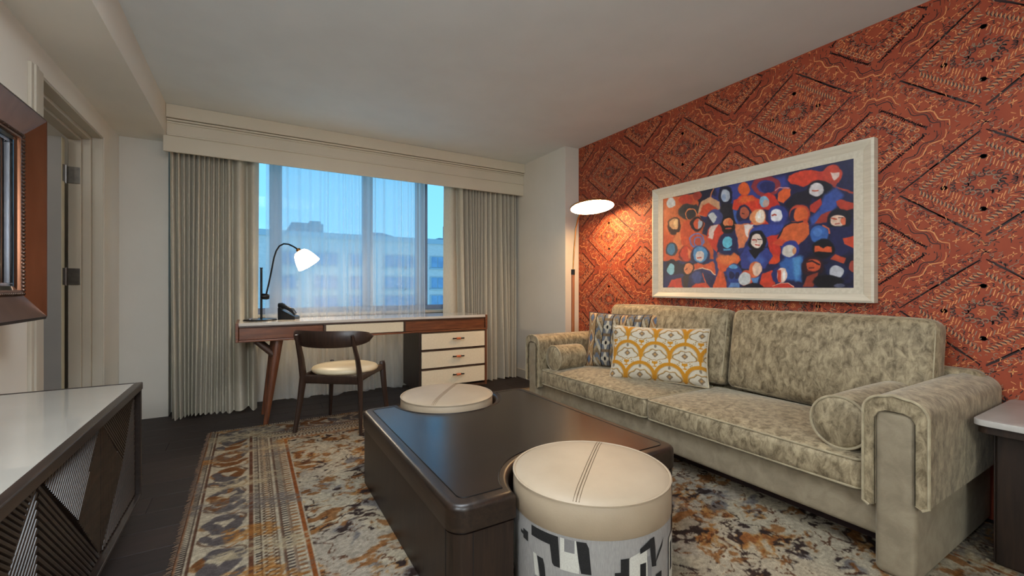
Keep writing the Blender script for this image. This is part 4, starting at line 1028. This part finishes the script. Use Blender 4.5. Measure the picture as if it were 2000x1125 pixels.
E(617, 500, 44, 60, (34, 34, 70)); E(618, 490, 28, 36, (184, 92, 66)); p.line([(604, 488), (616, 492)], 4, (90, 40, 40)); G([(580, 540), (660, 530), (640, 565), (580, 575)], (48, 56, 118))
G([(870, 480), (960, 430), (1040, 460), (1020, 560), (900, 560)], (34, 32, 60)); G([(1090, 380), (1165, 335), (1205, 385), (1130, 525), (1020, 565), (1008, 525), (1062, 470)], (60, 84, 158), 14)
G([(650, 560), (668, 520), (740, 520), (770, 560)], (214, 62, 44)); E(700, 515, 49, 50, (236, 150, 98)); E(713, 512, 30, 40, (248, 230, 208)); E(708, 505, 12, 16, (255, 250, 240))
E(820, 503, 60, 60, (48, 58, 130)); E(812, 505, 36, 40, (240, 238, 242)); p.line([(785, 505), (800, 495), (812, 500)], 5, (196, 80, 60)); G([(770, 540), (860, 545), (850, 600), (760, 600)], (52, 62, 136), 12)
E(950, 500, 62, 60, (202, 72, 48)); E(930, 512, 38, 48, (42, 36, 66)); E(958, 505, 42, 50, (224, 102, 52)); G([(900, 545), (990, 530), (1000, 565), (920, 565)], (206, 78, 48))
G([(1008, 445), (1072, 398), (1082, 440), (1040, 492), (1010, 482)], (188, 56, 42)); G([(1165, 422), (1190, 408), (1266, 430), (1266, 470), (1210, 482), (1172, 452)], (184, 62, 42))
G([(1040, 560), (1080, 500), (1140, 480), (1110, 550)], (164, 58, 46))
E(1188, 532, 72, 64, (24, 22, 34)); G([(1110, 680), (1128, 585), (1250, 575), (1278, 720), (1180, 770)], (34, 36, 78)); E(1176, 540, 46, 36, (232, 196, 172)); E(1208, 545, 16, 24, (220, 110, 76)); p.line([(1140, 526), (1168, 530)], 5, (200, 90, 60)); p.line([(1182, 522), (1205, 524)], 4, (90, 50, 44)); p.line([(1160, 560), (1185, 560)], 4, (180, 70, 60))
E(445, 515, 46, 50, (70, 76, 128)); E(427, 522, 27, 35, (202, 206, 206)); G([(372, 620), (400, 500), (440, 560), (410, 640)], (40, 38, 66)); G([(390, 640), (418, 572), (470, 558), (500, 600), (470, 760), (430, 700)], (206, 66, 46)); G([(402, 640), (420, 572), (465, 560), (440, 605), (428, 655)], (216, 196, 186))
E(203, 567, 38, 56, (66, 42, 36)); E(202, 555, 28, 36, (216, 162, 112)); E(210, 552, 14, 26, (236, 196, 140)); G([(170, 590), (235, 590), (215, 618), (190, 618)], (58, 36, 32))
G([(190, 690), (215, 610), (260, 605), (275, 660), (250, 720)], (220, 130, 78)); G([(238, 610), (258, 540), (302, 528), (322, 600), (380, 700), (250, 690)], (206, 86, 48))
E(340, 560, 40, 46, (46, 32, 40)); E(344, 558, 27, 33, (206, 86, 50)); G([(346, 526), (372, 545), (370, 580), (346, 590)], (178, 190, 200), 3)
E(525, 565, 46, 56, (26, 22, 26)); E(525, 550, 31, 30, (228, 138, 88)); E(538, 552, 14, 24, (214, 104, 62)); E(525, 592, 36, 22, (26, 22, 26)); p.line([(512, 590), (540, 588)], 5, (190, 80, 56))
G([(560, 560), (642, 552), (676, 580), (640, 655), (622, 705), (590, 712)], (224, 130, 88)); G([(618, 562), (674, 558), (652, 602), (640, 645), (632, 640)], (236, 222, 216))
G([(640, 660), (668, 582), (760, 558), (845, 560), (850, 590), (780, 640), (752, 700)], (58, 74, 156))
G([(752, 645), (832, 618), (832, 690), (842, 742), (822, 802), (772, 812), (748, 772), (776, 730)], (208, 56, 42)); E(795, 780, 40, 30, (220, 74, 40))
G([(598, 760), (640, 695), (702, 715), (762, 708), (794, 760), (744, 835), (606, 835)], (54, 64, 134)); G([(640, 780), (700, 730), (750, 790), (700, 830)], (70, 96, 170), 16)
E(700, 664, 52, 66, (20, 18, 24)); G([(655, 720), (745, 715), (715, 740), (690, 775), (665, 745)], (22, 20, 28)); E(697, 664, 34, 44, (238, 218, 202)); p.line([(672, 660), (690, 662)], 5, (190, 60, 50)); p.line([(704, 655), (724, 655)], 4, (60, 40, 40)); p.line([(690, 690), (712, 690)], 4, (190, 80, 70)); p.line([(697, 660), (694, 676)], 3, (190, 120, 100))
G([(826, 652), (850, 588), (900, 558), (962, 548), (1004, 570), (1008, 622), (944, 692), (880, 672)], (218, 102, 54)); p.line([(822, 645), (850, 585), (900, 552), (965, 545)], 6, (40, 34, 50)); G([(780, 680), (830, 650), (880, 670), (850, 700)], (212, 80, 50))
E(1072, 625, 62, 66, (34, 34, 66)); E(1066, 628, 54, 58, (62, 104, 176)); p.line([(1090, 572), (1118, 590), (1125, 620)], 7, (206, 100, 70)); E(1055, 615, 26, 26, (82, 126, 194))
G([(830, 805), (868, 765), (975, 765), (965, 925), (880, 905), (850, 845)], (58, 100, 168), 12); G([(910, 770), (960, 760), (960, 880), (930, 920)], (86, 146, 200), 14); E(896, 722, 56, 54, (50, 60, 138)); E(890, 732, 43, 38, (216, 208, 196)); E(922, 730, 12, 22, (222, 150, 104))
E(1092, 715, 66, 60, (20, 18, 24)); G([(1040, 702), (1065, 698), (1090, 712), (1115, 698), (1142, 704), (1138, 738), (1090, 735), (1042, 740)], (218, 92, 48)); p.line([(1050, 744), (1090, 738), (1135, 744)], 9, (20, 18, 24))
E(1030, 828, 66, 62, (52, 26, 34)); E(1036, 820, 44, 40, (206, 86, 50)); p.line([(1000, 800), (1030, 790), (1070, 815)], 7, (60, 26, 30)); p.line([(1010, 838), (1035, 832)], 6, (110, 36, 32)); p.line([(1005, 855), (1040, 860)], 4, (140, 50, 40))
E(1172, 850, 66, 60, (30, 36, 70)); E(1172, 862, 41, 40, (196, 196, 202)); G([(1138, 780), (1165, 752), (1232, 774), (1216, 808)], (194, 76, 48)); G([(1208, 650), (1280, 636), (1280, 722), (1216, 684)], (204, 72, 44)); E(1270, 830, 24, 36, (170, 72, 56))
G([(972, 955), (1000, 888), (1064, 868), (1030, 955)], (152, 62, 44)); E(1120, 920, 90, 40, (18, 16, 22)); E(1190, 945, 30, 12, (86, 88, 110))
G([(436, 960), (472, 850), (454, 780), (510, 718), (584, 728), (602, 780), (562, 835), (500, 862), (525, 960)], (216, 90, 48)); E(525, 770, 60, 40, (228, 122, 66), .4)
E(520, 685, 60, 72, (34, 38, 82)); G([(455, 745), (480, 680), (560, 670), (600, 760), (520, 715)], (34, 36, 76)); E(520, 672, 28, 38, (104, 196, 220)); G([(498, 715), (545, 712), (540, 725), (500, 728)], (86, 160, 200))
E(188, 716, 36, 42, (64, 66, 76)); E(184, 716, 22, 34, (76, 124, 160)); E(276, 745, 42, 48, (120, 42, 36)); E(280, 742, 36, 44, (200, 68, 42)); G([(285, 706), (310, 725), (308, 765), (290, 770)], (224, 130, 82), 5)
E(338, 660, 40, 42, (190, 82, 56)); R_(338, 660, 40, 42, 4, (110, 118, 176)); R_(346, 670, 24, 28, 3, (110, 118, 176))
E(360, 760, 58, 66, (36, 40, 80)); E(360, 748, 42, 52, (84, 142, 190)); E(358, 758, 25, 32, (206, 196, 192)); p.line([(345, 770), (365, 765)], 5, (196, 84, 60))
G([(300, 815), (345, 800), (380, 815), (440, 792), (456, 880), (420, 852), (372, 838), (300, 875)], (216, 92, 50)); p.line([(318, 850), (372, 834), (420, 848), (452, 878)], 4, (232, 196, 160)); G([(400, 860), (450, 885), (440, 955), (410, 950)], (34, 36, 80))
G([(143, 958), (160, 880), (240, 868), (262, 958)], (38, 42, 86)); G([(165, 955), (195, 902), (250, 895), (258, 955)], (196, 66, 46)); E(192, 822, 37, 42, (28, 24, 36)); E(187, 838, 24, 35, (134, 192, 208))
E(287, 838, 37, 46, (34, 24, 30)); E(289, 835, 28, 36, (224, 136, 88)); p.line([(272, 845), (285, 835)], 4, (120, 50, 40)); G([(262, 885), (300, 875), (290, 950), (262, 950)], (50, 36, 38))
E(352, 895, 46, 54, (40, 44, 90)); E(342, 890, 28, 36, (54, 70, 126)); G([(305, 958), (340, 928), (400, 918), (428, 958)], (208, 72, 46)); p.line([(375, 870), (395, 915), (400, 945)], 5, (196, 90, 62))
E(562, 868, 46, 62, (40, 66, 138)); E(548, 880, 16, 24, (26, 32, 76)); E(580, 880, 14, 22, (26, 32, 76)); E(558, 826, 26, 14, (96, 160, 206)); G([(530, 955), (545, 925), (600, 925), (600, 958)], (92, 132, 188))
E(640, 896, 46, 52, (206, 84, 56)); E(628, 900, 37, 42, (202, 206, 206)); G([(600, 960), (684, 918), (748, 960)], (24, 22, 36))
E(690, 842, 37, 48, (222, 112, 66)); E(700, 842, 26, 40, (238, 202, 176)); G([(668, 895), (715, 890), (705, 925), (680, 925)], (86, 132, 188))
G([(716, 935), (732, 872), (792, 848), (815, 958), (740, 958)], (208, 66, 44)); E(830, 882, 44, 52, (44, 50, 108)); E(848, 880, 32, 44, (238, 204, 186)); G([(818, 850), (840, 850), (842, 925), (822, 920)], (206, 72, 48)); E(862, 880, 8, 26, (255, 246, 240))
G([(788, 960), (830, 930), (888, 928), (925, 962)], (206, 62, 48)); p.line([(795, 950), (840, 928), (890, 928), (918, 955)], 3, (232, 170, 140))
p.c *= (.88+.24*fbm(U*70, V*28, 65, 3))[..., None]
M_canvas = mat('oil_paint', (255, 255, 255), .32, (240, 240, 240), 60, bump=.12, bscale=90, attr='Col', spec=.4)
O('canvas', mbp, M_canvas, pa, cols=p.lin()*.93+.012)

# ------------------------------------------------------------------ media console
co = thing('media_console', 'long low console with faceted fluted doors and pale glossy top along the left wall', 'console', (-.65, 1.0, 0))
CX0, CX1, CYA, CYE, CB, CT = XL+.004, -.42, -.60, 2.56, .112, .620
O('body', MB().box((CX0, CYA, CB), (CX1-.045, CYE-.004, CT-.03), .002), M_cons, co)
O('top_frame', MB().box((CX1-.028, CYA, CT-.032), (CX1, CYE, CT), .003).box((CX0, CYE-.012, CT-.032), (CX1-.028, CYE, CT), .002), M_cons, co)
O('stone_top', MB().box((CX0, CYA, CT-.03), (CX1-.028, CYE-.012, CT-.002), .001), M_stonec, co, label='pale glossy inset top')
O('end_panel', MB().box((CX0, CYE-.02, CB), (CX1-.004, CYE, CT-.032), .002), M_cons, co)
O('bottom_rail', MB().box((CX1-.04, CYA, CB), (CX1-.002, CYE-.02, CB+.012), .002), M_cons, co)
O('plinth', MB().box((CX0, CYA+.1, 0), (CX1-.14, CYE-.25, CB)), M_plast, co)
dz0, dz1 = CB+.014, CT-.036
seams = [2.536, 2.03, 1.505, .98, .455]
def rib_clip(tri, dirv, pitch):
    """cut a triangle (2-D) into bars along dirv; returns (p, q) end points of centre lines with start/end clipped."""
    d = np.array(dirv, float); d /= np.linalg.norm(d); n = np.array((-d[1], d[0])); T = np.array(tri)
    s = T @ n; out = []; k = math.ceil((s.min()+pitch*.35)/pitch)
    while k*pitch < s.max()-pitch*.2:
        c = k*pitch; ps = []
        for i in range(3):
            a, b = T[i], T[(i+1) % 3]; sa, sb = a @ n, b @ n
            if (sa-c)*(sb-c) < 0: ps.append(a+(b-a)*(c-sa)/(sb-sa))
        if len(ps) == 2 and np.linalg.norm(ps[0]-ps[1]) > .012: out.append((ps[0], ps[1]))
        k += 1
    return out
xf = CX1-.030
for i in range(4):
    y1, y0 = seams[i]-.002, seams[i+1]+.002
    mir = i % 2 == 0                                                # diagonal runs up towards the window end
    Yf = (lambda t: y0+(y1-y0)*t) if mir else (lambda t: y1+(y0-y1)*t)
    pt = lambda t, s: (Yf(t), dz0+(dz1-dz0)*s)
    BL, BR, TL, TR, MD = pt(0, 0), pt(1, 0), pt(0, 1), pt(1, 1), pt(.5, .5)
    dep = {BL: 0, BR: .002, TL: 0, TR: 0, MD: .010}
    dr_ = O('door', MB().box((xf-.016, y0, dz0), (xf-.003, y1, dz1)), M_cons, co, label='faceted fluted door')
    sv = pt(0, 1); vert = (0, 1); dg = (BL[0]-TR[0], BL[1]-TR[1])
    tris = [((TL, BL, MD), vert, .0135), ((TL, MD, TR), (TR[0]-TL[0]+(.0), (TR[1]-BL[1])*-.9), .0135), ((BL, BR, TR), dg, .0165)]
    for tri, dv, pitch in tris:
        T = [Vector((xf+dep[q], q[0], q[1])) for q in tri]; nrm = (T[1]-T[0]).cross(T[2]-T[0]).normalized()
        if nrm.x < 0: nrm = -nrm
        def lift(p2):
            return xf+dep[tri[0]]-(nrm.y*(p2[0]-tri[0][0])+nrm.z*(p2[1]-tri[0][1]))/nrm.x
        sh = MB().add([T[0], T[1], T[2]]+[Vector((xf-.003, q[0], q[1])) for q in tri], [(0, 1, 2), (0, 3, 4, 1), (1, 4, 5, 2), (2, 5, 3, 0)])
        O('facet', sh, M_cons, dr_)
        for a, b in rib_clip(tri, dv, pitch):
            pa_, pb_ = Vector((lift(a)+.0008, *a)), Vector((lift(b)+.0008, *b)); ln_ = pb_-pa_; t_ = ln_.normalized(); sd = t_.cross(nrm); w = pitch*.40
            vs_ = []
            for q in (pa_+t_*.002, pb_-t_*.002):
                for aa in (0, 45, 90, 135, 180): vs_.append(q+sd*w*math.cos(math.radians(aa))+nrm*w*.85*math.sin(math.radians(aa)))
            O('rib', MB().add(vs_, [(0, 1, 6, 5), (1, 2, 7, 6), (2, 3, 8, 7), (3, 4, 9, 8), (4, 3, 2, 1, 0), (5, 6, 7, 8, 9)]), M_rib, dr_)

# ------------------------------------------------------------------ television in its bronze frame
tv = thing('television', 'flat television in a wide copper picture frame on the left wall above the console', 'television', (XL, 1.6, .92))
TE, TS, TZ0, TZ1, XLp = 2.54, .62, .918, 1.742, -.72
def tvring(nm, o, i, xo, xi, m, back=None):
    (ya, yb, za, zb), (yc, yd, zc, zd) = o, i
    out = [(ya, za), (yb, za), (yb, zb), (ya, zb)]; inn = [(yc, zc), (yd, zc), (yd, zd), (yc, zd)]; bk = XL+.002 if back is None else back
    for k in range(4):
        a, b, c, d = out[k], out[(k+1) % 4], inn[(k+1) % 4], inn[k]
        v = [(bk, *a), (bk, *b), (bk, *c), (bk, *d), (xo, *a), (xo, *b), (xi, *c), (xi, *d)]
        bm = bmesh.new(); bv = [bm.verts.new(q) for q in v]
        for q in [(0, 1, 2, 3), (7, 6, 5, 4), (4, 5, 1, 0), (5, 6, 2, 1), (6, 7, 3, 2), (7, 4, 0, 3)]: bm.faces.new([bv[j] for j in q])
        bmesh.ops.recalc_face_normals(bm, faces=list(bm.faces)); bm.verts.index_update()
        mm = MB().add([q.co[:] for q in bm.verts], [[q.index for q in ff.verts] for ff in bm.faces]); bm.free()
        O(nm, mm, m, tv)
R1 = (TS, TE, TZ0, TZ1); R2 = (TS+.012, TE-.012, TZ0+.012, TZ1-.012); R3 = (TS+.105, TE-.105, TZ0+.105, TZ1-.105); R4_ = (TS+.125, TE-.125, TZ0+.12, TZ1-.12); R5 = (TS+.155, TE-.155, TZ0+.135, TZ1-.135)
tvring('frame_lip', R1, R2, XLp-.008, XLp, M_copperd); tvring('frame_slope', R2, R3, XLp-.001, XLp-.045, M_copper); tvring('inner_band', R3, R4_, XLp-.040, XLp-.040, M_copper); tvring('shadow_box', R4_, R5, XLp-.050, XLp-.052, M_screen)
bd_ = MB(); ys_ = np.arange(TE-.105, TS+.1, -.0145)
zz_ = np.arange(TZ0+.105, TZ1-.104, .0145)
ico = [(1, 0, 0), (-.4, 0, 0), (0, 1, 0), (0, -1, 0), (0, 0, 1), (0, 0, -1)]; icf = [(0, 2, 4), (2, 0, 5), (3, 0, 4), (0, 3, 5), (2, 1, 4), (1, 3, 4), (2, 5, 1), (1, 5, 3)]
sph = MB().lathe([(.0005, -.0068), (.0048, -.0048), (.0068, 0), (.0048, .0048), (.0005, .0068)], 8)
for z in zz_:
    for y in (TE-.105, TS+.105): bd_.add(sph.v, sph.f, Matrix.Translation((XLp-.040, y, z)))
for y in ys_:
    for z in (TZ0+.105, TZ1-.105): bd_.add(sph.v, sph.f, Matrix.Translation((XLp-.040, y, z)))
O('bead_row', bd_, M_bead, tv, True, kind='stuff')
O('bezel', MB().box((XLp-.075, TS+.155, TZ0+.135), (XLp-.058, TE-.155, TZ0+.147), .002).box((XLp-.075, TS+.155, TZ1-.147), (XLp-.058, TE-.155, TZ1-.135), .002).box((XLp-.075, TE-.163, TZ0+.147), (XLp-.058, TE-.155, TZ1-.147), .002).box((XLp-.075, TS+.155, TZ0+.147), (XLp-.058, TS+.163, TZ1-.147), .002), M_silver, tv)
O('screen', MB().box((XLp-.08, TS+.163, TZ0+.147), (XLp-.066, TE-.163, TZ1-.147)), M_screen, tv)
O('housing', MB().box((XL+.002, TS+.02, TZ0+.02), (XLp-.081, TE-.02, TZ1-.02)), M_plast, tv)

# ------------------------------------------------------------------ side table
sd = thing('side_table', 'dark oak side table with pale marble top at the near end of the sofa', 'table', (2.57, .22, RT))
O('marble_top', MB().prism(rrect(2.305, -.06, 2.855, .522, .035), .540, .562, .004), M_marble, sd, True, sharp=40)
O('apron', MB().prism(rrect(2.315, -.05, 2.85, .512, .032), .512, .540), M_esp, sd, True, sharp=40)
O('pedestal', MB().box((2.395, .04, RT), (2.78, .478, .512), .006), M_esp, sd)
O('side_board', MB().box((2.40, .4785, RT), (2.60, .484, .511), .002), M_esp, sd); O('side_board', MB().box((2.603, .4785, RT), (2.775, .484, .511), .002), M_esp, sd)

# tidy helper flags
for o in bpy.data.objects:
    if '_local' in o: del o['_local']
